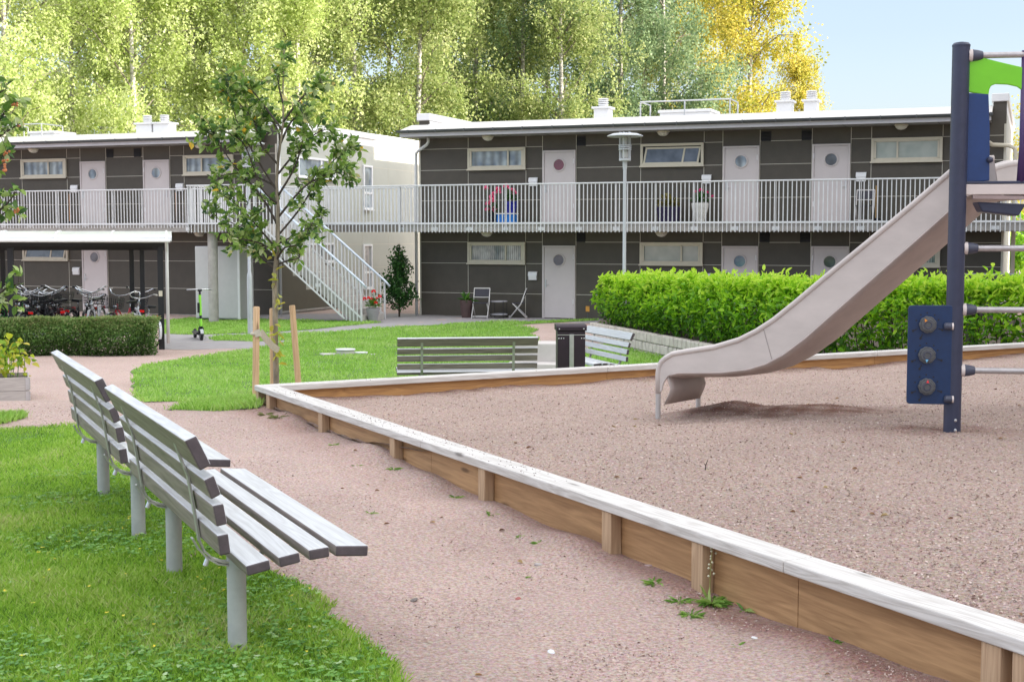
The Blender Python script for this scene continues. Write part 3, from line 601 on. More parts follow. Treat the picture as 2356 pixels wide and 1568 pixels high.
# stairs
STR = thing('outdoor_staircase', 'pale concrete outdoor stairs with white picket railings rising left to the landing', 'stairs', BO, -AL)
n = 16; rise = (2.03+.72)/n; tr = 3.4/n; prof = []; zl = lambda s: -.72+(-4.6-s)/3.4*2.75
for k in range(n): prof += [(-4.6-k*tr, -3.5, -.72+k*rise), (-4.6-k*tr, -3.5, -.72+(k+1)*rise)]
prof += [(-8.0, -3.5, 2.03), (-8.0, -3.5, 1.72), (-4.85, -3.5, -.80), (-4.6, -3.5, -.80)]
MB().ext(prof, (0, 1.32, 0)).build('stair_flight', M_CONC, STR)
for y, m in ((-3.58, M_RAIL), (-2.10, M_RAIL)):
    q = MB(); k = 0; s = -4.63
    while s > -7.98:
        z0 = max(zl(s)-.36, -.70); q.bar((s, y, z0), (s, y, zl(s)+1.08), .012, .03, up=(1, 0, 0)); s -= .115
    q.bar((-4.62, y, zl(-4.62)+.09), (-8.0, y, zl(-8.0)+.09), .014, .05); q.bar((-5.15, y-.002, zl(-5.15)-.36), (-8.0, y-.002, zl(-8.0)-.36), .016, .045)
    r = q.build('railing', m, STR)
    MB().tube([(-4.45, y, zl(-4.5)+1.03), (-4.6, y, zl(-4.6)+1.10), (-8.0, y, zl(-8.0)+1.10)], .032, 12).build('handrail', mat('handrail_pale_blue', (.55, .62, .68), .3, metal=.3), r, smooth=True)
    for s in (-4.62, -6.0, -7.4): MB().bar((s, y+.03, zl(s)-.3 if s < -5 else -.72), (s, y+.03, zl(s)+1.07), .014, .06, up=(0, 1, 0)).bar((s-.08, y+.03, zl(s)-.12), (s+.08, y+.03, zl(s)-.12), .012, .10).build('railing_post', M_RAIL, r)

# white store cupboard under the landing
CB = thing('storage_cupboard', 'pale grey double-door cupboard behind the concrete column under the landing', 'cupboard', B2W(-9.94, -2.55, 0), -AL)
zb = -.80
MB().box(-.78, .77, -.02, .75, zb, zb+2.17).build('cabinet', mat('cupboard_grey', (.52, .52, .53), .5, var=.04), CB, bevel=.006)
for a, b in ((-.76, -.02), (-.01, .70)): MB().box(a, b, -.045, -.022, zb+.03, zb+2.14).build('door', mat('cupboard_door', (.56, .56, .55), .45, var=.04), CB, bevel=.004)
MB().box(.71, .79, -.06, -.021, zb, zb+2.17).build('corner_post', M_WHITE, CB, bevel=.004)

# unseen block added right of the yard to shade the whole playground
NB = thing('shade_block', 'unseen tall pale block added right of the yard to shade it', 'building', (26.5, 6, 0))
MB().box(-7, 7, -34, 32.0, -1.5, 12.6).build('wall', mat('shade_block_wall', (.55, .50, .43), .8, var=.08, scale=.8), NB)
MB().box(-7.4, 7.4, -34.4, 32.3, 12.6, 13.0).build('roof', M_ROOF, NB)  # roof of the added shade block
for fl in range(4):
    for k in range(15):
        y = -31+k*4.1; w = MB(); z = .1+fl*3.05
        w.box(-7.06, -7.002, y, y+1.6, z, z+.09).box(-7.06, -7.002, y, y+1.6, z+1.31, z+1.4).box(-7.06, -7.002, y, y+.09, z+.09, z+1.31).box(-7.06, -7.002, y+1.51, y+1.6, z+.09, z+1.31)
        f = w.build('window', M_WHITE, NB); MB().box(-7.02, -7.001, y+.09, y+1.51, z+.09, z+1.31).build('pane', M_GLASSD, f)  # windows of the added shade block
# ------------------------------------------------------------ timber frame round the play area
W_CAPX = wood('cap_timber_far', (.62, .60, .57), (.42, .39, .355), 'x'); W_CAPY = wood('cap_timber_near', (.62, .605, .58), (.41, .385, .355), 'y')
W_BRDX = wood('board_timber_far', (.55, .30, .11), (.33, .16, .06), 'x'); W_BRDY = wood('board_timber_near', (.50, .30, .145), (.30, .165, .075), 'y', ring=7)
W_POST = wood('post_timber', (.50, .35, .22), (.34, .22, .13), 'z')
SBR = math.atan2(SBB.y, SBB.x)
SB = thing('timber_edging', 'timber edging of the gravel play area, weathered pale cap boards on brown posts', 'edging', (SBC.x, SBC.y, 0), SBR)
RI = Matrix.Rotation(-SBR, 3, 'Z'); la = RI @ SBA; lo = Vector((0, -1, 0)); lx = Vector((1, 0, 0)); nl = Vector((-la.y, la.x, 0))   # nl points into the play area
if nl.x < 0: nl = -nl
def L3(s, n, z): p = la*s+nl*n; return Vector((p.x, p.y, z))
cuts = [0, 4.05, 8.1, 10.2]
for a, b in zip(cuts[:-1], cuts[1:]):
    q = MB(); a2 = a+(.0 if a == 0 else .002)
    if a == 0: pts = [Vector((0, 0, .17)), L3(b-.002, 0, .17), L3(b-.002, .175, .17), Vector((.175, -.19, .17))+Vector((0, 0, 0)), ]
    else: pts = [L3(a2, 0, .17), L3(b-.002, 0, .17), L3(b-.002, .175, .17), L3(a2, .175, .17)]
    q.ext(pts, (0, 0, .055)); q.build('cap_board', W_CAPY, SB, bevel=.006)
for a, b in ((0, 3.98), (3.984, 8.0), (8.004, 12.0), (12.004, 15.0)):
    pts = [(a, 0, .17), (b, 0, .17), (b, -.175, .17), (a, -.175, .17)] if a else [(.003, .003, .17), (b, .003, .17), (b, -.175, .17), (.18, -.178, .17)]
    MB().ext(pts, (0, 0, .055)).build('cap_board', W_CAPX, SB, bevel=.006)
for a, b in ((.10, 4.05), (4.054, 8.1), (8.104, 10.2)):
    MB().ext([L3(a, .085, -.5), L3(b, .085, -.5), L3(b, .125, -.5), L3(a, .125, -.5)], (0, 0, .669)).build('side_board', W_BRDY, SB, bevel=.003)
for a, b in ((.10, 4.0), (4.004, 8.0), (8.004, 12.0), (12.004, 15.0)):
    MB().box(a, b, -.125, -.085, -.9, .169).build('side_board', W_BRDX, SB, bevel=.003)
def s_of_u(u):
    lo_, hi = 0.0, 12.0
    for _ in range(50):
        m = (lo_+hi)/2; p = SBC+SBA*m; p = Vector((p.x, p.y, .05))-CAM; uu = 1178+FOC*p.x/p.dot(CF)
        if uu < u: lo_ = m
        else: hi = m
    return lo_
for u in (613, 733, 898, 1103, 1390, 1598, 2272, 2345):
    s = s_of_u(u); MB().ext([L3(s-.048, .012, -.45), L3(s+.048, .012, -.45), L3(s+.048, .083, -.45), L3(s-.048, .083, -.45)], (0, 0, .619)).build('post', W_POST, SB, bevel=.006)
for t in (.06, 2.0, 4.0, 6.0, 8.0, 10.0): MB().box(t-.05, t+.05, -.083, -.012, -.95, .169).build('post', W_POST, SB, bevel=.006)
# bits of gravel lying on the cap boards
n = 420; s = RNG.choice([.9, 2.6, 3.0, 4.2, 5.4], n)+RNG.normal(0, .35, n); t = RNG.uniform(.01, .16, n); s = np.abs(s)
far = RNG.random(n) < .2; P = np.zeros((n, 3)); 
for k in range(n):
    p = SBC+(SBB*float(s[k]*1.5)+Vector((SBB.y, -SBB.x, 0))*float(t[k]) if far[k] else SBA*float(s[k])+Vector((-SBA.y, SBA.x, 0))*float(t[k])); P[k] = (p.x, p.y, .2262)
D = rdir(n, -.05, .3); L = RNG.uniform(.005, .014, n)
tag(npmesh('gravel_crumbs', diamonds(P, D, nrm(rdir(n, .3, 1)), L, L*.7), 4, mat('crumb', (.20, .15, .14), .9, var=.4, scale=40)), 'crumbs of gravel scattered on the weathered cap boards', 'gravel', kind='stuff')

# ------------------------------------------------------------ benches
W_BB = wood('bench_timber_bleached_sheen', (.56, .58, .60), (.42, .43, .44), 'x', rough=.5, knots=False)
W_BT = wood('bench_timber', (.25, .208, .192), (.13, .104, .098), 'x', rough=.5); W_BT.node_tree.nodes['Principled BSDF'].inputs['Specular IOR Level'].default_value = .5
M_END = mat('bench_end_grain', (.075, .06, .068), .6, var=.2, scale=30)
M_LEG = mat('bench_leg_grey', (.42, .43, .43), .55, metal=.1, var=.12, scale=7, bump=.1, bscale=90)
M_STRAP = mat('bench_strap', (.36, .36, .33), .5, metal=.35, var=.12, scale=9)
SLATS = [('backrest_slat', [(-.265, .909), (-.22, .926), (-.167, .812), (-.209, .793)]), ('backrest_slat', [(-.196, .759), (-.158, .775), (-.132, .70), (-.170, .683)]),
         ('backrest_slat', [(-.166, .662), (-.124, .667), (-.110, .587), (-.152, .580)]), ('backrest_slat', [(-.150, .548), (-.108, .553), (-.099, .474), (-.141, .469)]),
         ('seat_slat', [(-.045, .423), (.046, .439), (.052, .398), (-.039, .382)]), ('seat_slat', [(.080, .443), (.162, .456), (.168, .415), (.086, .402)]),
         ('seat_slat', [(.198, .460), (.280, .466), (.283, .424), (.201, .418)]), ('seat_slat', [(.307, .467), (.439, .455), (.436, .412), (.304, .424)])]
def make_bench(label, legdrop=.25):
    r = thing('park_bench', label, 'bench', (0, 0, 0), 0, 'slatted park benches')
    for nm, p in SLATS:
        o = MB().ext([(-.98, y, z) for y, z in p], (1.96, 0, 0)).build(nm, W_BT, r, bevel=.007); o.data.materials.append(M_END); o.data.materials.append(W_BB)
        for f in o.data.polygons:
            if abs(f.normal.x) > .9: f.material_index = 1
            elif f.normal.z > .75 or f.normal.y > .6: f.material_index = 2   # bleached upper and front faces, sky sheen painted into their colour
    for x in (-.64, .64):
        MB().lathe((x, 0, 0), [(.038, -legdrop), (.038, .39), (.035, .392)], 24).build('leg', M_LEG, r, smooth='auto')
        path = [(-.240, .872), (-.212, .79), (-.186, .72), (-.176, .66), (-.163, .58), (-.154, .52), (-.146, .462), (-.128, .418), (-.096, .385), (-.055, .367), (-.01, .363), (.05, .378), (.16, .394), (.27, .403), (.40, .403)]
        q = MB()
        for a, b in zip(path[:-1], path[1:]):
            d = Vector((0, b[0]-a[0], b[1]-a[1])).normalized(); e = d*.004
            q.bar(Vector((x, a[0], a[1]))-e, Vector((x, b[0], b[1]))+e, .036, .008, up=(0, -d.z, d.y))
        b = q.build('bracket', M_STRAP, r)
        p2 = [(-.172, .470), (-.150, .428), (-.118, .390), (-.075, .362), (-.03, .351), (.04, .352)]; q = MB()
        for a, c in zip(p2[:-1], p2[1:]):
            d = Vector((0, c[0]-a[0], c[1]-a[1])).normalized(); e = d*.004
            q.bar(Vector((x, a[0], a[1]))-e, Vector((x, c[0], c[1]))+e, .036, .007, up=(0, -d.z, d.y))
        q.build('strap', M_STRAP, b)
        MB().cyl((x, -.110, .392), (x, -.124, .358), .010, 8).build('bolt', M_STEEL, b)
    return r
AX = Vector((-.42, .9076, 0)).normalized(); PP = Vector((AX.y, -AX.x, 0))
def put(o, loc, rz): o.location = loc; o.rotation_euler = (0, 0, rz)
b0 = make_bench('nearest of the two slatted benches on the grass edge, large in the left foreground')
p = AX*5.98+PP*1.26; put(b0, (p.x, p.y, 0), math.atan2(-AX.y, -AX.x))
def bench_copy(label, loc, rz):
    b = copy_tree(b0); b['label'] = label; put(b, loc, rz); return b
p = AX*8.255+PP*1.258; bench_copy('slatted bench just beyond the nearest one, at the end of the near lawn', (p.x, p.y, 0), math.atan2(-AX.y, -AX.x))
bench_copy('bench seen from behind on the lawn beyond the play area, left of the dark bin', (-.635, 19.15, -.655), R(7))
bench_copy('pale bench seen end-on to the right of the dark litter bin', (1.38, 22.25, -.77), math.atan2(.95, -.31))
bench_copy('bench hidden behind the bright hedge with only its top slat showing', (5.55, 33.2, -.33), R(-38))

# litter bin
LBn = thing('litter_bin', 'dark purple-black metal litter bin with a pale stripe down its front', 'bin', (.865, 20.2, float(T(.865, 20.2))), R(3))
M_BIN = mat('bin_dark', (.022, .010, .020), .45, var=.2, scale=6)
z1 = 1.12
MB().box(-.205, .205, -.16, .16, .06, z1-.09).build('bin_body', M_BIN, LBn, bevel=.012)
MB().ext([(-.225, -.18, z1-.09), (-.225, .18, z1-.09), (-.225, .18, z1), (-.225, -.15, z1), (-.225, -.18, z1-.03)], (.45, 0, 0)).build('hood', M_BIN, LBn, bevel=.008)
MB().box(-.03, .035, -.172, -.161, .08, z1-.14).build('stripe', M_STEEL, LBn, bevel=.003)
MB().box(-.21, .21, -.164, -.1605, z1-.155, z1-.145).build('seam', M_STEEL, LBn)
for x, z in ((-.18, z1-.06), (.18, z1-.06), (-.185, z1-.2), (-.15, z1-.2), (-.115, z1-.2), (.185, z1-.2), (.15, z1-.2), (-.17, .42), (.18, .42)):
    MB().lathe((x, -.1605 if z < z1-.1 else -.1805, z), [(.009, 0), (.008, -.005), (.003, -.007)], 10, 'y').build('rivet', M_WHITE, LBn)
MB().box(-.12, .12, -.1, .1, -.3, .06).build('foot', M_BIN, LBn)

# pale concrete tiers beside the bench
CT = thing('concrete_steps', 'pale concrete step blocks between the bench and the dark bin', 'steps', (.42, 22.3, -.77), R(-6))
MB().box(-.45, .55, .35, .95, -.2, .66).build('upper_block', mat('pale_concrete', (.52, .49, .46), .8, var=.1, scale=3, bump=.1), CT, bevel=.02)
MB().box(-.5, .35, -.1, .345, -.2, .36).build('middle_block', mat('pale_concrete', (0, 0, 0)), CT, bevel=.02)
MB().lathe((-.05, -.42, 0), [(.36, -.2), (.36, .10), (.34, .13)], 32).build('round_block', mat('pale_concrete', (0, 0, 0)), CT, smooth='auto')

# ------------------------------------------------------------ play tower with slide
PB = Vector((3.115, 9.62, .24)); M_NAVY = mat('navy_powder_coat', (.030, .036, .070), .42, var=.12, scale=14, bump=.06, bscale=250)
M_SLIDE = mat('slide_plastic', (.53, .475, .445), .40, var=.10, scale=2.2, stretch=(1, 1, 2.5), bump=.03, bscale=40); M_BLUE = mat('blue_panel', (.008, .036, .14), .4, var=.1, scale=16)
M_GREEN = mat('green_panel', (.17, .56, .015), .42, var=.05, scale=6); M_CAPB = mat('dark_cap', (.05, .055, .085), .5, var=.15); M_BEIGE = mat('platform_beige', (.60, .53, .50), .5, var=.05)
TW = thing('play_tower', 'dark blue play tower post with beige slide, climbing bars and blue dial panel', 'playground tower', PB)
def tl(p): return Vector(p)-PB
E1 = Vector((math.cos(R(9)), -math.sin(R(9)), 0)); FI = R(38); EC = Vector((math.sin(FI), math.cos(FI), 0)); ES = Vector((-math.cos(FI), math.sin(FI), 0))   # bars side, panel side, slide run
zt = at_y(2218, 101, PB.y).z-PB.z
def post(x, y, h):
    p = MB().lathe((x, y, 0), [(.0595, -.35), (.0595, h-.02), (.0615, h-.02), (.0615, h-.008), (.05, h+.006), (.02, h+.012)], 36).build('post', M_NAVY, TW, smooth='auto'); return p
P0 = post(0, 0, zt); q = Vector(E1)*1.32; post(q.x, q.y, zt); q2 = EC*1.85; post(q2.x, q2.y, zt); q3 = q+EC*1.85; post(q3.x, q3.y, zt)
for z in (.055, .125): MB().lathe((.004, -.0605, z), [(.011, 0), (.010, -.004), (.004, -.006)], 14, 'y').build('bolt', M_STEEL, P0)
# climbing bars with end caps
for v in (571, 712, 852, 128):
    p = at_plane(2250, v, PB, Vector((E1.y, -E1.x, 0))); z = p.z-PB.z
    a = E1*.055; b = E1*1.27
    br = MB().cyl((a.x, a.y, z), (b.x, b.y, z), .0215, 16).build('climbing_bar', mat('bar_metal', (.42, .40, .40), .4, metal=.5, var=.15, scale=25), TW, smooth='auto')
    sk = Vector((E1.y, -E1.x, 0)); prof = [(.058, .040), (.075, .043), (.110, .038), (.142, .030), (.146, .024)]
    MB().tube([E1*d+Vector((0, 0, z)) for d, r in prof], [r for d, r in prof], 18).build('bar_cap', M_CAPB, br, smooth='auto')
    MB().tube([E1*d+Vector((0, 0, z)) for d in (.050, .0745)], [.043, .0445], 18).build('bar_collar', M_BEIGE, br, smooth='auto')
# panel side: blue leg panel and green arch, cut in the plane through the two posts
NP = Vector((E1.y, -E1.x, 0))   # the face toward the lawn: panel, arch and bars lie in it
def pp(u, v):
    return tl(at_plane(u, v, PB, NP))
def poly(pxs, m, name, par, th=.022, bev=.006):
    o = MB().ext([pp(u, v)-NP*th*.5 for u, v in pxs], NP*th).build(name, m, par, bevel=bev); return o
poly([(2222, 214), (2274, 216), (2277, 300), (2276, 416), (2222, 419)], M_BLUE, 'blue_panel', TW)
arch = [(2224, 133), (2245, 127), (2257, 132), (2300, 143), (2356, 156), (2420, 172), (2420, 260), (2376, 240), (2362, 216), (2340, 200), (2318, 195), (2290, 194), (2280, 198), (2276, 206), (2274, 219), (2224, 212)]
poly(arch, M_GREEN, 'green_arch', TW)
b = pp(2275, 368); MB().lathe((b.x, b.y, b.z), [(.015, .02), (.022, .0), (.022, -.03), (.012, -.045)], 14, 'y').build('bolt_cap', M_NAVY, TW, smooth=True)
q = pp(2236, 180)
# platform: beam along the bars side, deck, dark bracket underneath
zp = at_y(2240, 436, PB.y-.02).z-PB.z; hb = .072/2
dk = MB().ext([(0, 0, zp-.02), (q2.x, q2.y, zp-.02), (q3.x, q3.y, zp-.02), (q.x, q.y, zp-.02)], (0, 0, .05)).build('platform', M_BEIGE, TW)
s = -NP*0
eb = MB().bar(E1*.05+Vector((0, -.0, zp)), E1*1.29+Vector((0, 0, zp)), .05, .075).build('platform_beam', M_BEIGE, TW, bevel=.006)
MB().bar(E1*.05+Vector((0, 0, zp+.048)), E1*1.29+Vector((0, 0, zp+.048)), .056, .018).build('beam_trim', M_NAVY, eb, bevel=.003)
MB().bar(E1*.10+Vector((0, 0, zp-.052)), E1*1.29+Vector((0, 0, zp-.075)), .045, .025).build('beam_lip', mat('brown_trim', (.30, .23, .22), .6), eb)
MB().ext([E1*.14+Vector((0, .02, zp-.085)), E1*.175+Vector((0, .02, zp-.155)), E1*.42+Vector((0, .02, zp-.185)), E1*.47+Vector((0, .02, zp-.10))], (0.02, .18, 0)).build('under_bracket', M_NAVY, TW, bevel=.012)
q4 = E1*.42+Vector((0, .03, 0)); MB().tube([q4+Vector((-.0, -.03, zp+.05)), q4+Vector((0, -.03, zp+.30)), q4+Vector((0, -.03, zp+.95))], [.03, .018, .018], 12).build('grab_handle', mat('purple_tube', (.05, .02, .10), .4), TW, smooth=True)
# slide: side walls with rolled rims, floor, curled exit, two legs
SLW = .68
ex = Vector((1.215, 11.40, 0)); 
def sl(L, n, z): p = ex-ES*L+EC*n; return tl((p.x, p.y, z))
# profile of the floor edge: (run from the exit, floor z); near rim = floor + wall height
LT = 2.62
_ctl = [(0, .545, .16), (.35, .56, .175), (.62, .60, .185), (.85, .685, .195), (1.05, .805, .20), (1.3, .99, .205), (1.8, 1.38, .21), (2.2, 1.69, .21), (2.42, 1.855, .215), (2.62, 1.985, .22), (2.8, 2.05, .24), (3.15, 2.06, .30)]
rim_px = [(1530, 824), (1547, 815), (1575, 810), (1642, 800), (1700, 783), (1740, 763), (1780, 737), (1830, 697), (1900, 638), (2000, 556), (2100, 472), (2188, 396)]
bot_px = [(1545, 860), (1560, 856), (1590, 856), (1660, 855), (1720, 848), (1760, 836), (1800, 815), (1850, 778), (1920, 716), (2020, 628), (2120, 540), (2200, 468)]
NW = EC  # near wall plane: through ex, spanned by the run and the vertical
def nw(u, v): p = at_plane(u, v, ex, NW); return tl(p)
rim = [nw(*p) for p in rim_px]; bot = [nw(*p) for p in bot_px]
d = (rim[-1]-rim[-2]).normalized(); d2 = (bot[-1]-bot[-2]).normalized(); rim += [rim[-1]+d*.08, rim[-1]+d*.12-ES*.06, rim[-1]+d*.13-ES*.20]; bot += [bot[-1]+d2*.08, bot[-1]+d2*.12-ES*.06, bot[-1]+d2*.13-ES*.20]
wall = MB(); 
for off, th in ((0.0, .018), (SLW-.018, .018)):
    m = len(rim); A = [p+EC*off for p in rim]; B = [p+EC*off for p in bot]; A2 = [p+EC*th for p in A]; B2 = [p+EC*th for p in B]
    for i in range(m-1):
        wall.add([A[i], A[i+1], B[i+1], B[i]], [(0, 1, 2, 3)]); wall.add([A2[i], A2[i+1], B2[i+1], B2[i]], [(3, 2, 1, 0)])
        wall.add([B[i], B[i+1], B2[i+1], B2[i]], [(0, 1, 2, 3)])
# exit end of each wall: rounded down to the leg
for off in (0.0, SLW-.018):
    pts = [nw(u, v)+EC*off for u, v in ((1530, 824), (1519, 832), (1514, 845), (1513, 900), (1521, 900), (1526, 880), (1535, 866), (1545, 860))]; wall.ext(pts, EC*.018)
sw = wall.build('slide', M_SLIDE, TW, smooth='auto')
MB().bar(nw(1757, 757)-NW*.001, nw(1776, 826)-NW*.001, .005, .003, up=NW).build('wall_seam', mat('seam_line', (.30, .26, .25), .5), sw)  # darker strip marks the seam in the wall
fl = MB(); 
def chan(Bp, k): return [Bp+EC*(SLW*t*(1 if k else .84)+(0 if k else .012))+Vector((0, 0, k*(abs(t-.5)*2)**2.5*.05-.05*k)) for t in (0, .12, .3, .5, .7, .88, 1)]
rows = [chan(p, 1.0) for p in bot]
curl_px = [(1526, 868), (1520, 884), (1519, 897), (1523, 912), (1530, 923)]
# rolled exit: floor turns down and back under
ce = bot[0]; curl = [ce+ES*.045+Vector((0, 0, -.010)), ce+ES*.052+Vector((0, 0, -.04)), ce+ES*.035+Vector((0, 0, -.085)), ce+ES*.02+Vector((0, 0, -.125)), ce+ES*.032+Vector((0, 0, -.165)), ce+ES*.075+Vector((0, 0, -.255))]
rows = [chan(p, 0.0) for p in curl[::-1]]+rows
vs = [p for r in rows for p in r]; nr = len(rows)
fl.add(vs, [(i*7+j, (i+1)*7+j, (i+1)*7+j+1, i*7+j+1) for i in range(nr-1) for j in range(6)])
fo = fl.build('slide_floor', mat('slide_floor_plastic', (.43, .36, .33), .45, var=.10), sw, smooth=True)
md = fo.modifiers.new('thick', 'SOLIDIFY'); md.thickness = .012
for off in (0.009, SLW-.009):
    leg0 = nw(1513, 905)+EC*off
    pts = [Vector((leg0.x, leg0.y, -.30)), Vector((leg0.x, leg0.y, leg0.z))]+[nw(u, v)+EC*off for u, v in ((1513, 860), (1515, 844), (1521, 832), (1530, 824))]+[p+EC*off+Vector((0, 0, .004)) for p in rim[1:]]
    MB().tube(pts[1:], .0235, 14).build('slide_rim', M_SLIDE, sw, smooth=True)
    g = leg0; MB().cyl((g.x, g.y, -.5), (g.x, g.y, g.z-.0), .0215, 16).build('slide_leg', mat('leg_metal', (.46, .44, .43), .45, metal=.3, var=.1), sw, smooth='auto')
HP = PB+Vector((0, .72, 0))
hp = [tl(at_plane(u, v, HP, NP)) for u, v in ((2262, 424), (2264, 402), (2278, 393), (2297, 385), (2320, 379), (2356, 374), (2400, 372), (2440, 376), (2440, 424))]
ho = MB().ext(hp, -NP*.03).build('slide_hood', M_SLIDE, sw, bevel=.006); MB().tube([p-NP*.015 for p in hp[1:-1]], .024, 12).build('slide_hood_rim', M_SLIDE, ho, smooth=True)
# blue dial panel left of the post
DP = Vector((E1.y, -E1.x, 0))*1.0   # faces the camera
QP = PB+DP*.045
def dp(u, v): return tl(at_plane(u, v, QP, DP))
def rrect(c, r=10):
    (x0, y0), (x1, y1), (x2, y2), (x3, y3) = c; out = []
    C = [Vector((x0, y0)), Vector((x1, y1)), Vector((x2, y2)), Vector((x3, y3))]
    for i in range(4):
        p, a, b = C[i], C[i-1], C[(i+1) % 4]; da = (a-p).normalized(); db = (b-p).normalized()
        for k in range(6):
            t = k/5; q = p+da*r*(1-t)**2+db*r*t**2; out.append((q.x, q.y))
    return out
px = rrect([(2090, 702), (2193, 702), (2188, 930), (2085, 928)], 9)
pn = MB().ext([dp(u, v)-DP*.009 for u, v in px], DP*.018).build('dial_panel', mat('dial_panel_blue', (.003, .024, .085), .4, var=.12, scale=20), TW, bevel=.004)
CI = [(2133.5, 746, (.75, .28, .03), 120), (2131.5, 816, (.16, .45, .70), 265), (2131, 888, (.75, .04, .05), 85)]
for u, v, tc, ang in CI:
    c = dp(u, v)+DP*.010; n = 40; pts = []
    for k in range(n):
        a = 2*math.pi*k/n; r = .060*(1-.07*(0.5+0.5*math.cos(9*a))**3); pts.append(c+E1*(r*math.cos(a))+Vector((0, 0, r*math.sin(a))))
    kb = MB(); kb.ext(pts, DP*.030); 
    kb.ext([c+(p-c)*.78+DP*.030 for p in pts], DP*.010)
    ko = kb.build('dial_knob', mat('knob_grey', (.075, .078, .085), .5, var=.15, scale=30), pn, bevel=.005)
    MB().tube([c+E1*(.024*math.cos(2*math.pi*k/24))+Vector((0, 0, .024*math.sin(2*math.pi*k/24)))+DP*.041 for k in range(25)], .004, 8, cap=False).build('knob_ring', M_CAPB, ko, smooth=True)
    a = R(ang); t0 = c+DP*.0405+E1*(.037*math.cos(a))+Vector((0, 0, .037*math.sin(a)))
    MB().ext([t0+E1*(.013*math.cos(a+b))+Vector((0, 0, .013*math.sin(a+b))) for b in (0, 2.3, -2.3)], DP*.003).build('arrow_mark', mat('mark_%d' % ang, tc, .5, var=.02), ko)
    for b in (25, 55, 92, 125, 160):
        a = R(b); q = c+E1*(.082*math.cos(a))+Vector((0, 0, .082*math.sin(a))); MB().ext([q+E1*(.006*math.cos(h))+Vector((0, 0, .006*math.sin(h)))-DP*.0005 for h in np.arange(0, 6.2, .7)], DP*.0012).build('dial_mark', M_DARK, pn)
    for b in (205, 245, -20):
        a = R(b); d = E1*math.cos(a)+Vector((0, 0, math.sin(a))); q = c+d*.078
        MB().bar(q, q+d*.036, .006, .004, up=DP).ext([q+d*.030+E1*(.009*math.cos(h))+Vector((0, 0, .009*math.sin(h)))-DP*.0005 for h in np.arange(0, 6.2, .7)], DP*.0012).build('dial_mark', M_DARK, pn)
for v in (750, 917):
    c = dp(2181, v)+DP*.02; MB().tube([c-E1*.03, c-E1*.02, c+E1*.005, c+E1*.022], [.018, .026, .027, .024], 16).build('panel_clamp', M_CAPB, pn, smooth='auto')
    MB().tube([c+E1*.0225, c+E1*.034], [.024, .025], 16).build('clamp_collar', M_BEIGE, pn, smooth='auto')
# twig standing in the gravel
tw = at_z(1622, 1102, .2); tz = float(sand_z(tw.x, tw.y))
tag(MB().tube([(tw.x, tw.y, tz-.01), (tw.x+.004, tw.y, tz+.03), (tw.x+.018, tw.y, tz+.065)], [.004, .003, .0015], 6).tube([(tw.x+.003, tw.y, tz+.028), (tw.x-.008, tw.y, tz+.042)], [.003, .001], 5).build('twig', mat('twig_brown', (.05, .03, .025), .8)), 'small dark forked twig sticking out of the play gravel', 'twig')
# ------------------------------------------------------------ bicycle shelter, bicycles, scooter, lamps, garden things
def axes_pt(P, s, y): q = Vector(P)+BD*s+BN*y; return q
SH0 = Vector((-7.62, 29.7, -.77))
SHA = R(14); SHX = Vector((math.cos(SHA), math.sin(SHA), 0)); SHY = Vector((-math.sin(SHA), math.cos(SHA), 0))
SH = thing('bicycle_shelter', 'open bicycle shelter with curved white roof and black posts', 'shelter', SH0, SHA)
def shx(u, Y):  # local coordinates of a post seen at u, Y metres away
    p = Vector(((u-1178)/FOC*Y, Y, 0))-SH0; return p.dot(SHX), p.dot(SHY)
prof = [(-.42, 2.36), (-.40, 2.41), (-.25, 2.47), (.2, 2.53), (.9, 2.55), (1.5, 2.52), (2.0, 2.45), (2.2, 2.36)]
rf = MB().ext([(-9, y, z) for y, z in prof]+[(-9, y, z-.03) for y, z in prof[::-1]], (9.25, 0, 0)).build('roof', mat('translucent_white_roof', (.56, .58, .57), .3, var=.10, scale=1.3), SH)
x = -8.9
while x < .2:
    rb = MB()
    for a, b in zip(prof[:-1], prof[1:]): rb.bar((x, a[0], a[1]+.008), (x, b[0], b[1]+.008), .035, .02, up=(0, -.2, 1))
    rb.build('roof_rib', M_WHITE, rf); x += 1.13
MB().tube([(-9, -.46, 2.355), (.22, -.46, 2.335)], .035, 10).build('gutter', M_WHITE, SH, smooth='auto')
MB().box(-9, .16, -.06, .06, 2.23, 2.33).box(-9, .16, 1.9, 2.02, 2.12, 2.24).build('beam', M_BLACK, SH)
MB().tube([(.14, -.40, 2.31), (.14, -.14, 2.16), (.14, -.10, 2.05), (.14, -.10, .12)], .036, 10).build('downpipe', M_WHITE, SH, smooth=True)
for k, (x, y, h) in enumerate([(0, 0, 2.2), (-3.06, 0, 2.2), shx(328, 31.25)+(2.12,), shx(304, 31.5)+(2.12,), shx(8, 30.9)+(2.12,)]):
    w = .062 if k < 2 else .052
    MB().box(x-w, x+w, y-w, y+w, -.3, h).build('post', M_BLACK, SH, bevel=.006)
MB().box(-.045, .035, -.068, -.0625, 1.14, 1.26).build('sticker', M_CREAM, SH)
MB().box(-9, -.6, 1.3, 1.36, .42, .48).box(-9, -.6, .2, .26, .30, .36).build('parking_rail', M_STEEL, SH)

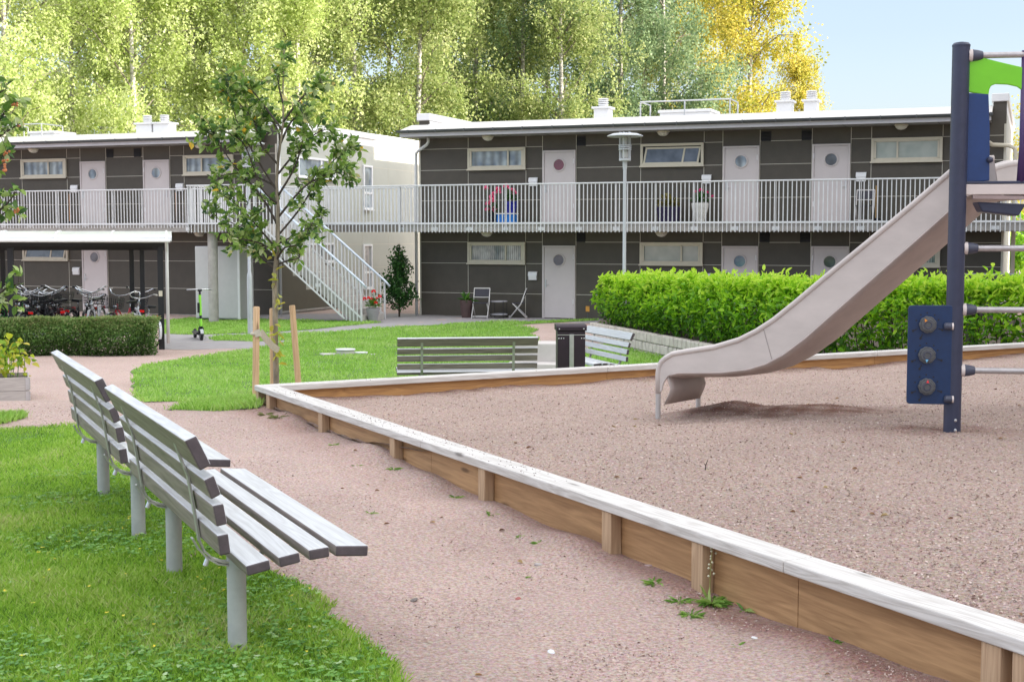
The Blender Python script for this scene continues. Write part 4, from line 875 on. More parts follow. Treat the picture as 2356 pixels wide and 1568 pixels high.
def bicycle(label, col, basket=True, rack=True, light=True, colname='black'):
    """local x forward, z up"""
    r = thing('bicycle', label, 'bicycle', (0, 0, 0), 0, 'bicycles parked under the shelter')
    mf = mat('bicycle_frame_'+colname, col, .35, var=.05); chrome = mat('chrome', (.60, .62, .64), .22, metal=.85, var=.05)
    BB = (0, 0, .29); RW = (-.46, 0, .35); FW = (.62, 0, .35); ST = (-.17, 0, .74); HT = (.38, 0, .86); HB = (.43, 0, .68)
    q = MB().tube([BB, ST], .019, 8).tube([HB, (.10, 0, .42), BB], .021, 8).tube([HT, HB], .022, 8).tube([(.40, 0, .80), (.02, 0, .50), (-.08, 0, .54)], .016, 8)
    for y in (-.055, .055): q.tube([(BB[0], y*.6, BB[2]), (RW[0], y, RW[2])], .011, 6).tube([(ST[0], y*.3, .70), (RW[0], y, RW[2])], .010, 6).tube([(HB[0], y*.8, HB[2]), (.50, y, .55), (FW[0], y, FW[2])], .012, 6)
    q.build('frame', mf, r, smooth=True)
    for c in (RW, FW):
        w = MB().torus(c, .325, .021, 'y', 30, 8).build('wheel', mat('tyre_rubber', (.02, .02, .022), .8), r, smooth=True)
        rim = MB().torus(c, .298, .010, 'y', 30, 6).cyl((c[0], -.04, c[2]), (c[0], .04, c[2]), .025, 10)
        for k in range(14):
            a = 2*math.pi*k/14; rim.tube([(c[0]+.02*math.cos(a), .02*(-1)**k, c[2]+.02*math.sin(a)), (c[0]+.295*math.cos(a), 0, c[2]+.295*math.sin(a))], .002, 4)
        rim.build('rim', chrome, w, smooth=True)
    for c, a0, a1 in ((RW, R(20), R(200)), (FW, R(30), R(165))):
        m = MB(); n = 14; pts = [(c[0]+.357*math.cos(a0+(a1-a0)*k/n), c[2]+.357*math.sin(a0+(a1-a0)*k/n)) for k in range(n+1)]
        for (xa, za), (xb, zb) in zip(pts[:-1], pts[1:]): m.bar((xa, 0, za), (xb, 0, zb), .055, .004, up=(xa-c[0], 0, za-c[2]))
        m.build('mudguard', mf if colname != 'red' else chrome, r)
    MB().tube([(.38, 0, .86), (.345, 0, 1.0), (.40, 0, 1.03)], .013, 8).tube([(.15, .31, 1.12), (.26, .28, 1.13), (.36, .17, 1.06), (.41, .05, 1.03), (.41, -.05, 1.03), (.36, -.17, 1.06), (.26, -.28, 1.13), (.15, -.31, 1.12)], .013, 8).build('handlebar', chrome, r, smooth=True)
    for y in (.29, -.29): MB().tube([(.13, y*1.06, 1.12), (.24, y*.98, 1.13)], .019, 8).build('grip', mat('grip_pale', (.50, .48, .45), .6) if colname in ('red', 'white') else M_BLACK, r, smooth=True)
    MB().add([(-.33, .10, .91), (-.33, -.10, .91), (-.12, .045, .90), (-.12, -.045, .90), (.02, .02, .885), (.02, -.02, .885), (-.33, .09, .85), (-.33, -.09, .85), (0, .015, .855), (0, -.015, .855)],
             [(0, 1, 3, 2), (2, 3, 5, 4), (6, 8, 9, 7), (0, 6, 7, 1), (4, 5, 9, 8), (0, 2, 4, 8, 6), (1, 7, 9, 5, 3)]).build('saddle', M_BLACK, r, bevel=.012)
    MB().tube([ST, (-.19, 0, .86)], .013, 8).build('seat_post', chrome, r, smooth=True)
    MB().cyl((0, -.035, .29), (0, -.045, .29), .09, 16).cyl((0, .09, .18), (0, .16, .18), .02, 6).cyl((0, -.09, .40), (0, -.16, .40), .02, 6).build('crank', M_STEEL, r)
    if rack:
        k = MB()
        for y in (-.06, 0, .06): k.bar((-.22, y, .72), (-.68, y, .72), .010, .008)
        for y in (-.06, .06): k.bar((-.5, y, .72), (RW[0], y, RW[2]), .008, .010)
        k.build('rack', M_BLACK, r)
    MB().box(-.70, -.68, -.05, .05, .66, .71).build('tail_reflector', mat('red_reflector', (.75, .012, .012), .25), r, bevel=.006)
    if light: MB().lathe((.47, 0, .80), [(.02, -.05), (.042, 0), (.04, .012), (.01, .016)], 14, 'x').build('headlamp', chrome, r, smooth=True)
    if basket:
        bk = MB(); x0, x1, y0, y1, za, zb = .46, .72, -.18, .18, .78, 1.0
        for z in (za, za+.055, za+.11, za+.165, zb):
            t = (z-za)/(zb-za)*.03
            for a, b in (((x0, y0-t), (x1+t, y0-t)), ((x1+t, y0-t), (x1+t, y1+t)), ((x1+t, y1+t), (x0, y1+t)), ((x0, y1+t), (x0, y0-t))): bk.bar((a[0], a[1], z), (b[0], b[1], z), .007, .007)
        for k in range(9):
            y = y0+(y1-y0)*k/8; bk.bar((x1, y, za), (x1+.03, y*1.15, zb), .006, .006, up=(1, 0, 0)).bar((x0, y, za), (x0, y*1.15, zb), .006, .006, up=(1, 0, 0)).bar((x0, y, za), (x1, y, za), .006, .006)
        for k in range(6):
            x = x0+(x1-x0)*k/5; bk.bar((x, y0, za), (x, y0-.03, zb), .006, .006, up=(1, 0, 0)).bar((x, y1, za), (x, y1+.03, zb), .006, .006, up=(1, 0, 0))
        bk.build('basket', M_BLACK, r)
    return r
def toward(px, py, tx, ty): return math.atan2(ty-py, tx-px)
bk_black = bicycle('black bicycle with wire basket, beside the left front post of the shelter', (.016, .016, .020))
bk_rack = bicycle('black bicycle without a basket, red reflector toward the hedge, third from the left post', (.014, .014, .018), basket=False)
bk_red = bicycle('red bicycle with pale grips under the shelter', (.42, .02, .035), colname='red', basket=True)
bk_white = bicycle('silver bicycle facing out near the shelter\'s white drainpipes', (.58, .60, .62), colname='white', basket=False)
bk_green = bicycle('bicycle with green frame at the left edge of the shelter', (.02, .30, .05), colname='green', basket=False)
bk_wine = bicycle('wine-red bicycle with basket and red reflector in the middle of the row', (.10, .008, .02), colname='wine')
def bput(o, u, Y, heading, lean=3):
    x = (u-1178)/FOC*Y; o.location = (x, Y, float(T(x, Y))+.005+.0); o.rotation_euler = (R(lean), 0, R(heading)); q_ = .5+.5*math.sin(u*7.31); o.scale = (1.03, 1.03, 1.0+.14*q_); o.rotation_euler = (R(lean*1.8), 0, R(heading+26*math.sin(u*3.77))); o.location.y += .45*math.sin(u*1.9); return o
def bcopy(src, label, u, Y, heading, lean=3): c = copy_tree(src); c['label'] = label; return bput(c, u, Y, heading, lean)
bput(bk_green, 8, 30.9, 100); bput(bk_black, 44, 31.2, -78, -4); bput(bk_rack, 62, 31.0, 96, 3); bput(bk_wine, 142, 31.1, 94, -3)
bcopy(bk_black, 'black bicycle with basket between the green-framed one and the next post', 20, 31.6, -84, 4)
bcopy(bk_black, 'black bicycle with basket, second to the right of the left front post', 92, 31.4, -95, -3)
bcopy(bk_rack, 'black bicycle standing just left of the wine-red one', 118, 31.0, -82, 4)
bcopy(bk_black, 'black basket bicycle just right of the wine-red one', 166, 31.4, 97, 3)
bcopy(bk_rack, 'black bicycle turned slightly sideways, between the wine-red and the silver ones', 186, 31.0, -66, -2)
bcopy(bk_black, 'black basket bicycle squeezed in left of the shelter\'s left front post', 31, 31.3, 92, 2); bcopy(bk_rack, 'black bicycle with red reflector just right of the left front post', 76, 31.6, 88, -3); bcopy(bk_black, 'black basket bicycle in the thick of the row, below the mailbox', 106, 31.7, 99, 2); bcopy(bk_rack, 'black bicycle behind the wine-red one, handlebar higher', 131, 31.9, -92, -2); bcopy(bk_black, 'black basket bicycle leaning on its neighbour left of the door edge', 154, 31.8, -99, 5); bcopy(bk_rack, 'black bicycle with raised mudguard left of the silver one', 200, 31.5, 102, 2)
bput(bk_white, 216, 31.0, -70, 3); bput(bk_red, 276, 31.0, -88, -4)
bcopy(bk_black, 'black basket bicycle between the red one and the rear posts', 302, 31.3, 84, 3)
bcopy(bk_white, 'silver bicycle behind the corner post with its rear wheel showing beyond it', 340, 30.6, 128, 2)

# electric kick scooter
SCT = thing('kick_scooter', 'lime green electric kick scooter standing on the path', 'scooter', G(457, 781), R(-68))
lime = mat('scooter_lime', (.28, .72, .06), .4, var=.05)
w = MB().torus((.42, 0, .13), .095, .035, 'y', 26, 10).build('front_wheel', mat('tyre_rubber', (0, 0, 0)), SCT, smooth=True); MB().cyl((.42, -.03, .13), (.42, .03, .13), .062, 18).build('rim', mat('scooter_rim', (.10, .10, .11), .5), w, smooth='auto')
w = MB().torus((-.52, 0, .12), .085, .034, 'y', 24, 10).build('rear_wheel', mat('tyre_rubber', (0, 0, 0)), SCT, smooth=True); MB().cyl((-.52, -.03, .12), (-.52, .03, .12), .06, 18).build('rim', mat('scooter_rim', (0, 0, 0)), w, smooth='auto')
MB().box(-.46, .22, -.085, .085, .13, .19).build('deck', M_BLACK, SCT, bevel=.015)
MB().bar((.20, 0, .17), (.36, 0, .36), .07, .05).tube([(.385, .05, .13), (.375, .05, .30), (.36, 0, .36)], .016, 8).tube([(.385, -.05, .13), (.375, -.05, .30), (.36, 0, .36)], .016, 8).build('fork', M_BLACK, SCT, smooth='auto')
n = 10; m = MB()
for k in range(n):
    a0, a1 = R(20+k*13), R(20+(k+1)*13); m.bar((.42+.145*math.cos(a0), 0, .13+.145*math.sin(a0)), (.42+.145*math.cos(a1), 0, .13+.145*math.sin(a1)), .075, .006, up=(math.cos(a0), 0, math.sin(a0)))
m.build('mudguard', mat('mudguard_pale', (.45, .48, .48), .4), SCT)
MB().tube([(.362, 0, .34), (.345, 0, .52)], .034, 14).build('stem_lower', lime, SCT, smooth='auto'); MB().tube([(.345, 0, .515), (.338, 0, .60)], .030, 14).build('stem_joint', M_BLACK, SCT, smooth='auto')
MB().tube([(.338, 0, .595), (.285, 0, 1.08)], .033, 14).build('stem', lime, SCT, smooth='auto'); MB().tube([(.285, 0, 1.075), (.272, 0, 1.19)], .026, 14).build('stem_top', M_BLACK, SCT, smooth='auto')
MB().tube([(.20, .29, 1.20), (.262, .10, 1.21), (.272, 0, 1.20), (.262, -.10, 1.21), (.20, -.29, 1.20)], .017, 10).build('handlebar', M_STEEL, SCT, smooth=True)
MB().box(.245, .31, -.05, .05, 1.165, 1.215).build('display', M_BLACK, SCT, bevel=.01)
MB().box(.34, .39, -.075, -.02, .66, .90).build('phone_holder', M_BLACK, SCT, bevel=.01)
MB().bar((-.1, .08, .14), (-.16, .22, .005), .015, .012).build('kickstand', M_STEEL, SCT)

# street lamps
def street_lamp(label, p, zt, group):
    r = thing('street_lamp', label, 'lamp', p, 0, group); H = zt-p[2]; mp = mat('lamp_pole_grey', (.50, .52, .54), .45, metal=.2, var=.06, scale=3)
    MB().lathe((0, 0, 0), [(.065, -.2), (.065, 1.42), (.06, 1.50), (.042, 1.56), (.040, H-.85)], 20).build('pole', mp, r, smooth='auto')
    hd = MB().lathe((0, 0, 0), [(.046, H-.86), (.055, H-.76), (.055, H-.66)], 20).lathe((0, 0, 0), [(.085, H-.665), (.14, H-.655), (.14, H-.605), (.085, H-.60)], 24)
    for k in range(3): hd.lathe((0, 0, 0), [(.12, H-.405+k*.045), (.152, H-.40+k*.045), (.152, H-.375+k*.045), (.12, H-.37+k*.045)], 26)
    for k in range(6):
        a = k*math.pi/3+.2; hd.cyl((.13*math.cos(a), .13*math.sin(a), H-.61), (.13*math.cos(a), .13*math.sin(a), H+.02), .013, 8)
    hd.build('lamp_cage', mp, r, smooth='auto')
    MB().lathe((0, 0, 0), [(.07, H-.59), (.07, H-.10)], 18).build('lamp_glass', mat('lamp_tube_glass', (.45, .45, .43), .15, var=.2, scale=12), r, smooth='auto')
    MB().lathe((0, 0, 0), [(.02, H-.06), (.40, H-.095), (.428, H-.085), (.425, H-.07), (.30, H-.02), (.05, H+.0)], 40).build('lamp_shade', mp, r, smooth='auto')
p = Vector(((1436-1178)/FOC*32.6, 32.6, float(T(2.6, 32.6)))); street_lamp('street lamp with round disc shade rising behind the bright hedge', p, 4.10, 'street lamps')
p = G(576, 768); street_lamp('street lamp pole left of the young tree, its head hidden in the foliage', p, 4.05, 'street lamps')

# furniture before the right building
def fchair(label, loc, rz, group):
    r = thing('folding_chair', label, 'chair', loc, rz, group); m = mat('chair_pale_frame', (.62, .60, .58), .4, var=.04); d = mat('chair_dark_slats', (.030, .028, .040), .6, var=.1)
    for y in (-.23, .23):
        MB().tube([(.30, y, 0), (-.04, y, .42), (-.20, y, .86)], .014, 8).build('leg', m, r, smooth=True)
        MB().tube([(-.22, y*.9, 0), (.20, y*.9, .44)], .014, 8).build('leg', m, r, smooth=True)
    for p, q, w, h in (((.30, -.23, .06), (.30, .23, .06), .02, .02), ((-.2, -.2, .05), (-.2, .2, .05), .018, .018), ((-.20, -.23, .86), (-.20, .23, .86), .02, .03), ((-.125, -.23, .60), (-.125, .23, .60), .018, .022)): MB().bar(p, q, w, h).build('cross_bar', m, r)
    MB().box(-.14, .24, -.215, .215, .43, .45).build('seat', d, r, bevel=.006)
    MB().ext([(-.132, -.215, .625), (-.194, -.215, .83), (-.206, -.215, .83), (-.144, -.215, .625)], (0, .43, 0)).build('backrest', d, r)
    return r
cp = G(1107, 731); fchair('folding chair with pale frame and dark back, facing the lawn left of the round table', (cp.x, cp.y-.15, cp.z+.008), -AL-math.pi/2+R(12), 'folding chairs by the wall')
cp = G(1196, 732); fchair('folding chair seen from the side, right of the round table', (cp.x, cp.y-.05, cp.z+.008), R(176), 'folding chairs by the wall')
tp = G(1148, 731)
TB = thing('round_table', 'small round two-tier metal table between the folding chairs', 'table', (tp.x, tp.y-.1, tp.z+.006), 0)
mt = mat('table_tray', (.42, .41, .43), .4, var=.06)
MB().lathe((0, 0, 0), [(.02, .47), (.25, .47), (.255, .485), (.255, .50), (.245, .50), (.24, .482), (.02, .482)], 32).build('table_top', mt, TB, smooth='auto')
MB().lathe((0, 0, 0), [(.02, .09), (.25, .09), (.255, .105), (.255, .125), (.245, .125), (.24, .102), (.02, .102)], 32).build('lower_tray', mt, TB, smooth='auto')
for k in range(4):
    a = k*math.pi/2+.5; MB().cyl((.262*math.cos(a), .262*math.sin(a), 0), (.262*math.cos(a), .262*math.sin(a), .51), .008, 8).build('leg', M_BLACK, TB)
def potplant(label, loc, pot, pm, leafm, kind, flower=None, group=None, nl=60, s=1.0):
    r = thing('potted_plant', label, 'plant', loc, 0, group)
    MB().lathe((0, 0, 0), pot+[(pot[-1][0]*.92, pot[-1][1]), (pot[-1][0]*.9, pot[-1][1]-.04), (.01, pot[-1][1]-.04)], 28).build('pot', pm, r, smooth='auto')
    zt = pot[-1][1]-.03; n = nl; D = rdir(n, .05, 1.0); 
    if kind == 'strap': P = np.tile([0, 0, zt], (n, 1))+RNG.normal(0, .05, (n, 3))*[1, 1, 0]; Lh = RNG.uniform(.18, .34, n)*s; Wd = Lh*.22; dr = .35
    else: P = np.array([0, 0, zt+.06])+D*RNG.uniform(.02, .17, (n, 1))*s*[1.1, 1.1, 1.2]; Lh = RNG.uniform(.05, .09, n)*s; Wd = Lh*.8; dr = .2
    N = nrm(np.cross(np.cross(D, [0, 0, 1.]), D)+1e-3); npmesh('leaves', leaves(P, D, N, Lh, Wd, .2, dr), 4, leafm, r, np.repeat(RNG.random(n), 8))
    if flower:
        fm, heads = flower
        for (x, y, z, rad) in heads:
            k = 46; rad *= .8; d = rdir(k, -.4, 1); npmesh('flower', diamonds(np.array([x, y, z])+d*rad*.55, d+rdir(k)*.5, rdir(k), np.full(k, rad*.8), np.full(k, rad*.75)), 4, fm, r, np.repeat(RNG.random(k), 4))
            MB().tube([(x*.3, y*.3, zt), (x*.8, y*.8, zt+(z-zt)*.6), (x, y, z)], .006, 5).build('stem', mat('stem_green', (.06, .16, .03), .6), r)
    return r
L_DK = leafmat('pot_leaves_dark', [(.015, .06, .015), (.03, .12, .02), (.06, .2, .03)], .2); L_MID = leafmat('pot_leaves_mid', [(.04, .13, .02), (.09, .24, .03), (.16, .30, .05)], .3)
F_RED = leafmat('petals_red', [(.70, .01, .005), (.85, .03, .015)], .3); F_PINK = leafmat('petals_pink', [(.75, .08, .22), (.85, .22, .38), (.90, .35, .48)], .3); F_MAG = leafmat('petals_magenta', [(.75, .01, .20), (.85, .05, .30)], .3)
pp_ = G(1073, 730); potplant('tall dark brown pot with a broad-leaved plant left of the folding chair', (pp_.x, pp_.y-.1, pp_.z), [(.13, 0), (.165, .25), (.185, .50), (.185, .52)], mat('pot_brown', (.075, .045, .042), .5, var=.15, scale=12), L_MID, 'strap', nl=26)
pp_ = G(858, 741); potplant('grey pot of red geraniums at the foot of the stairs', pp_, [(.12, 0), (.18, .28), (.20, .38), (.205, .40)], mat('pot_grey', (.30, .29, .30), .7, var=.12), L_MID, 'bush', (F_RED, [(-.22, -.05, .66, .06), (-.10, -.12, .68, .055), (.03, 0, .86, .065), (.20, .02, .72, .06), (.10, -.15, .55, .06), (-.02, -.1, .66, .05), (.12, -.05, .68, .04)]), nl=130, s=1.1)
# on the gallery of the right building
def gal(s, y): return B2W(s, y, 2.032)
bx = thing('blue_crate', 'bright blue crate under the pot of pink flowers on the gallery', 'crate', gal(-1.33, -.75), -AL)
MB().box(-.26, .26, -.18, .18, 0, .27).build('crate_body', mat('crate_blue', (.01, .17, .55), .45), bx, bevel=.01); MB().box(-.28, .28, -.2, .2, .271, .30).build('crate_rim', M_WHITE, bx, bevel=.006)
potplant('deep blue pot of tall pink flowers standing on the blue crate', gal(-1.22, -.75)+Vector((0, 0, .302)), [(.13, 0), (.17, .2), (.185, .30), (.20, .31), (.20, .335)], mat('pot_deep_blue', (.012, .02, .28), .3), L_DK, 'bush', (F_PINK, [(-.14, 0, .78, .085), (.05, 0, .66, .08), (.11, 0, .58, .07), (-.10, -.05, .72, .07)]), nl=120, s=1.2)
potplant('trailing pink flowers in a dark pot left of the blue crate', gal(-1.78, -.75), [(.11, 0), (.14, .30), (.15, .32)], M_BLACK, L_DK, 'bush', (F_PINK, [(-.20, 0, 1.02, .085), (.16, 0, 1.0, .09), (.16, -.05, .92, .09), (-.02, 0, .76, .10), (0, -.05, .66, .10), (-.13, 0, .58, .09), (-.16, 0, .40, .08), (.02, -.05, .40, .10), (.02, 0, .86, .07)]), nl=90, s=1.0)
potplant('white vase-shaped pot of magenta flowers on the gallery beside the middle door', gal(4.30, -.6), [(.11, 0), (.17, .2), (.225, .40), (.24, .52), (.235, .55)], mat('pot_white', (.68, .67, .62), .4), L_DK, 'bush', (F_MAG, [(-.15, 0, .86, .05), (.02, 0, .89, .065), (.19, 0, .83, .05), (.34, 0, .73, .045)]), nl=110, s=1.2)
potplant('dark violet planter with yellowish foliage on the gallery left of the white pot', gal(3.42, -.6), [(.28, 0), (.33, .30), (.36, .42), (.36, .44)], mat('pot_violet', (.025, .018, .06), .5), leafmat('yellow_leaves', [(.10, .10, .02), (.25, .22, .05), (.30, .26, .08)], .25), 'bush', None, nl=150, s=1.6)
fchair('dark folding chair on the gallery beyond the third door', gal(8.72, -.55), -AL-math.pi/2, 'folding chairs by the wall')
BRM = [(-17.15, 'broom with orange handle leaning on the left gallery wall'), (-12.95, 'orange-handled broom by the second door of the left gallery')]
for s, lb in BRM:
    r = thing('broom', lb, 'broom', B2W(s, -.25, 2.032), -AL)
    MB().tube([(0, 0, .1), (-.16, .2, 1.05)], .013, 8).build('broom_handle', mat('broom_orange', (.45, .20, .07), .5), r); MB().box(-.12, .14, -.03, .03, 0, .14).build('broom_head', M_BLACK, r, bevel=.01)
r = thing('broom', 'wooden broom leaning by the folding chair on the right gallery', 'broom', B2W(8.98, -.3, 2.032), -AL); MB().tube([(0, 0, .1), (-.03, .24, .98)], .013, 8).build('broom_handle', mat('broom_wood', (.50, .30, .10), .5), r); MB().box(-.12, .12, -.03, .03, 0, .12).build('broom_head', M_BLACK, r, bevel=.01)
# marker post, manhole
mp_ = G(1352, 734); r = thing('marker_sign', 'small orange marker plate on a stick beside the hedge', 'sign', mp_, R(-8)); MB().box(-.01, .01, -.01, .01, -.1, .26).build('stick', M_GUTTER, r); MB().box(-.055, .055, -.02, -.0105, .22, .38).build('plate', mat('marker_orange', (.62, .30, .05), .5, var=.15, scale=20), r, bevel=.004)
mh = G(795, 817); r = thing('well_cover', 'round concrete well cover with pale lid in the lawn', 'well cover', mh, 0); pc = mat('pale_concrete', (0, 0, 0)); lid = mat('well_lid_pale', (.66, .67, .68), .5, var=.06)
MB().lathe((0, 0, 0), [(.19, -.3), (.18, .10), (.17, .11)], 32).build('ring', pc, r, smooth='auto'); MB().lathe((0, 0, 0), [(.20, .111), (.205, .12), (.20, .135), (.02, .14)], 36).build('lid', lid, r, smooth='auto')
MB().lathe((.31, .05, 0), [(.12, -.3), (.12, .04), (.14, .04), (.14, .065), (.02, .07)], 28).build('side_lid', lid, r, smooth='auto'); MB().ext([(-.55, .10, -.2), (-.44, -.14, -.2), (-.17, -.10, -.2), (-.19, .12, -.2)], (0, 0, .24)).build('slab', pc, r, bevel=.01)
MB().ext([(.44, .05, -.2), (.47, -.08, -.2), (.64, -.05, -.2), (.60, .09, -.2)], (0, 0, .23)).build('slab', pc, r, bevel=.01)
# garden table beyond the hedge (only its dark top shows)
r = thing('garden_table', 'dark garden table whose top shows above the hedge at the right', 'table', (8.6, 23.4, -.4), R(-6)); MB().box(-.95, 1.6, -.4, .4, 1.33, 1.42).build('table_top', mat('table_dark', (.05, .05, .055), .45), r, bevel=.01)
for x in (-.7, 1.3): MB().box(x-.05, x+.05, -.3, .3, -.3, 1.329).build('leg', M_BLACK, r)
r = thing('garden_table', 'pale garden table edge showing in the hedge behind the slide', 'table', (5.1, 25.6, -.4), R(-3)); MB().box(-.8, .9, -.4, .4, 1.14, 1.20).build('table_top', M_FASCIA, r, bevel=.01)
for x in (-.6, .7): MB().box(x-.05, x+.05, -.3, .3, -.3, 1.139).build('leg', M_FASCIA, r)
# ------------------------------------------------------------ planting: hedges, block wall, young trees, shrub, planter, weeds
# raised bed with its dry block wall
BW = [(1.94, 31.9), (2.50, 30.0), (3.04, 28.0), (3.50, 26.4), (3.80, 25.2), (4.55, 23.2), (5.6, 21.8), (7.2, 20.6), (10.5, 19.3)]
bed = BW+[(15, 19), (15, 33.8), (8, 34.6), (3.4, 34.6), (2.2, 33.6)]
o = sheet('planting_bed', bed, 0, .6, mat('bed_soil', (.075, .055, .04), .95, var=.3, scale=6, bump=.3), zf=lambda x, y: np.full_like(x, -.37)); o['kind'] = 'structure'
wallr = thing('block_wall', 'low wall of grey stone blocks below the bright hedge', 'wall', (0, 0, 0))
mb = [MB(), MB(), MB()]; M_BLOCK = mat('grey_block', (.56, .50, .45), .85, var=.2, scale=7, bump=.4, bscale=35)
def along(poly, step):
    out = []; 
    for a, b in zip(poly[:-1], poly[1:]):
        a = Vector(a+(0,)); b = Vector(b+(0,)); L = (b-a).length; k = 0.0
        while k < L: out.append((a+(b-a)*(k/L), (b-a).normalized())); k += step
    return out
for c in range(3):
    q = mb[c]
    for p, d in along([(x, y) for x, y in BW], .205):
        p = p+d*(.1*(c % 2)+random.uniform(-.008, .008)); n = Vector((d.y, -d.x, 0)); n = n if n.dot(Vector((-1, -1, 0))) > 0 else -n
        z0 = -.34-.20*(c+1); o = p-n*(.03*(2-c)*-.3+random.uniform(0, .015))
        q.bar(o+Vector((0, 0, z0+.1))-d*.097, o+Vector((0, 0, z0+.1))+d*.097, .17, .192)
    q.build('block_course', M_BLOCK, wallr, bevel=.022, seg=2)

def hedge(name, label, front, depth, zbase, zt, n, Lr, mats, wr, stems, up=.5, wl=.42, rag=.08):
    r = thing(name, label, 'hedge', (front[0][0], front[0][1], zbase)); o = Vector((front[0][0], front[0][1], zbase))
    F = [Vector(p+(0,)) for p in front]; seg = [(b-a).length for a, b in zip(F[:-1], F[1:])]; tot = sum(seg); cs = np.concatenate([[0], np.cumsum(seg)])
    t = RNG.uniform(0, tot, n); idx = np.clip(np.searchsorted(cs, t)-1, 0, len(seg)-1); a = np.array([F[i][:] for i in idx]); b = np.array([F[i+1][:] for i in idx])
    d = nrm(b-a); p = a+d*(t-cs[idx])[:, None]; nn = np.stack([-d[:, 1], d[:, 0], 0*t], 1)
    if (nn[:, 1].mean() < 0): nn = -nn
    # points through the volume, thicker at the front and the top
    w = RNG.random(n)**1.7*depth; hgt = np.array([zt(float(q)) for q in t])
    lump = np.array([mnoise.noise(Vector((float(x)*1.1, float(y)*.9, 3))) for x, y in zip(t, w)]); lump2 = np.array([mnoise.noise(Vector((float(x)*3.2, float(y)*3.2, 8))) for x, y in zip(t, w)])
    h = (1-RNG.random(n)**1.8)*1.0; top = hgt*(1+rag*(1.1*lump+.8*lump2)); z = .04+h*top
    frontface = RNG.random(n) < .55; bul = .12*np.sin(np.clip(h, 0, 1)*np.pi)+.10*np.array([mnoise.noise(Vector((float(x)*1.6, float(y)*2.5, 5))) for x, y in zip(t, z)])
    w = np.where(frontface, RNG.exponential(.10, n)*(1+rag*8)-bul*(1+rag*5), w); w = np.minimum(w, depth)
    z = np.where(~frontface&(RNG.random(n) < .6), top-RNG.exponential(.07, n)+(RNG.random(n) < .06)*RNG.random(n)*rag, z)
    ends = (t < .25)|(t > tot-.25); P = p+nn*w[:, None]; P[:, 2] = np.maximum(z, .02); P[:, 2] += 0
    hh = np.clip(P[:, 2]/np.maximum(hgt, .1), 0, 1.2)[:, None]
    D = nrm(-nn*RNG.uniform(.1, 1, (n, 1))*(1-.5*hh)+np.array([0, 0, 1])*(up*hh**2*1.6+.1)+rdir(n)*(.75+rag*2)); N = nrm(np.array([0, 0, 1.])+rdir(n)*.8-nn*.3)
    L = RNG.uniform(Lr[0], Lr[1], n); P0 = P-np.array([o.x, o.y, 0]); rv = np.clip(.15+.62*hh[:, 0]**1.5*1.0+RNG.normal(0, .20, n)+.22*lump2+.12*lump, 0, 1)  # leaves darken toward the bottom, shade of the gaps painted in
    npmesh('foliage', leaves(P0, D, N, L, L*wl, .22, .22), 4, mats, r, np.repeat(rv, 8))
    q = MB()
    for k in range(stems):
        tt = random.uniform(0, tot); i = min(int(np.searchsorted(cs, tt))-1, len(seg)-1); i = max(i, 0); a = F[i]+(F[i+1]-F[i]).normalized()*(tt-cs[i]); dd = (F[i+1]-F[i]).normalized(); m = Vector((-dd.y, dd.x, 0)); m = m if m.y > 0 else -m
        a = a+m*random.uniform(.08, depth*.7)-Vector((o.x, o.y, 0)); x = random.uniform(-.12, .12); q.tube([(a.x, a.y, -.05), (a.x+x, a.y-.04, zt(tt)*.45), (a.x+x*2, a.y+random.uniform(-.1, .1), zt(tt)*.9)], [.011, .007, .003], 5)
    q.build('branches', mat('twigs_brown', (.07, .05, .035), .8), r); return r
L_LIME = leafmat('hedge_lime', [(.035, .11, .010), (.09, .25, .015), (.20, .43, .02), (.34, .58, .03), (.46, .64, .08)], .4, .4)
L_CLIP = leafmat('hedge_dark', [(.04, .085, .018), (.07, .15, .03), (.12, .24, .05), (.21, .32, .10), (.27, .29, .12)], .3, .5)
HF = [(x+.18, y+.12) for x, y in BW]
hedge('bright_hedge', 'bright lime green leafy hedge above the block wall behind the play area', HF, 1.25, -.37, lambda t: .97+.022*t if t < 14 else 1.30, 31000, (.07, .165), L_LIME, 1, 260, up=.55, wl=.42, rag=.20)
P = []; D = []
for p, d in along(HF, .06):
    if random.random() < .62: continue
    n_ = Vector((-d.y, d.x, 0)); n_ = n_ if n_.y > 0 else -n_; w = random.uniform(0, 1.1); h = random.uniform(.10, .38); s_ = max(0, (p-Vector(HF[0]+(0,))).length); b = p+n_*w+Vector((0, 0, -.37+.95+.022*min(s_, 15)-.10)); ln = Vector((random.gauss(0, .12), random.gauss(0, .12), 1))
    for k in range(12): f = random.random(); P.append((b+ln*h*f)[:]); D.append((random.gauss(0, .8), random.gauss(0, .8), .55+.3*f))
HB_ = bpy.data.objects['bright_hedge']; P = np.array(P)-np.array(HB_.location); D = np.array(D); n = len(P); L = RNG.uniform(.07, .14, n)
npmesh('shoots', leaves(P, D, nrm(np.array([0, 0, .7])+rdir(n)*.6), L, L*.36, .2, .2), 4, L_LIME, HB_, np.repeat(np.clip(RNG.normal(.8, .14, n), 0, 1), 8))
hedge('clipped_hedge', 'low clipped dark green hedge in front of the bicycle shelter', [(-14.5, 26.9), (-10.4, 27.55), (-7.30, 27.95)], .85, -.80, lambda t: .74, 80000, (.034, .062), L_CLIP, 1, 60, up=.45, wl=.5)

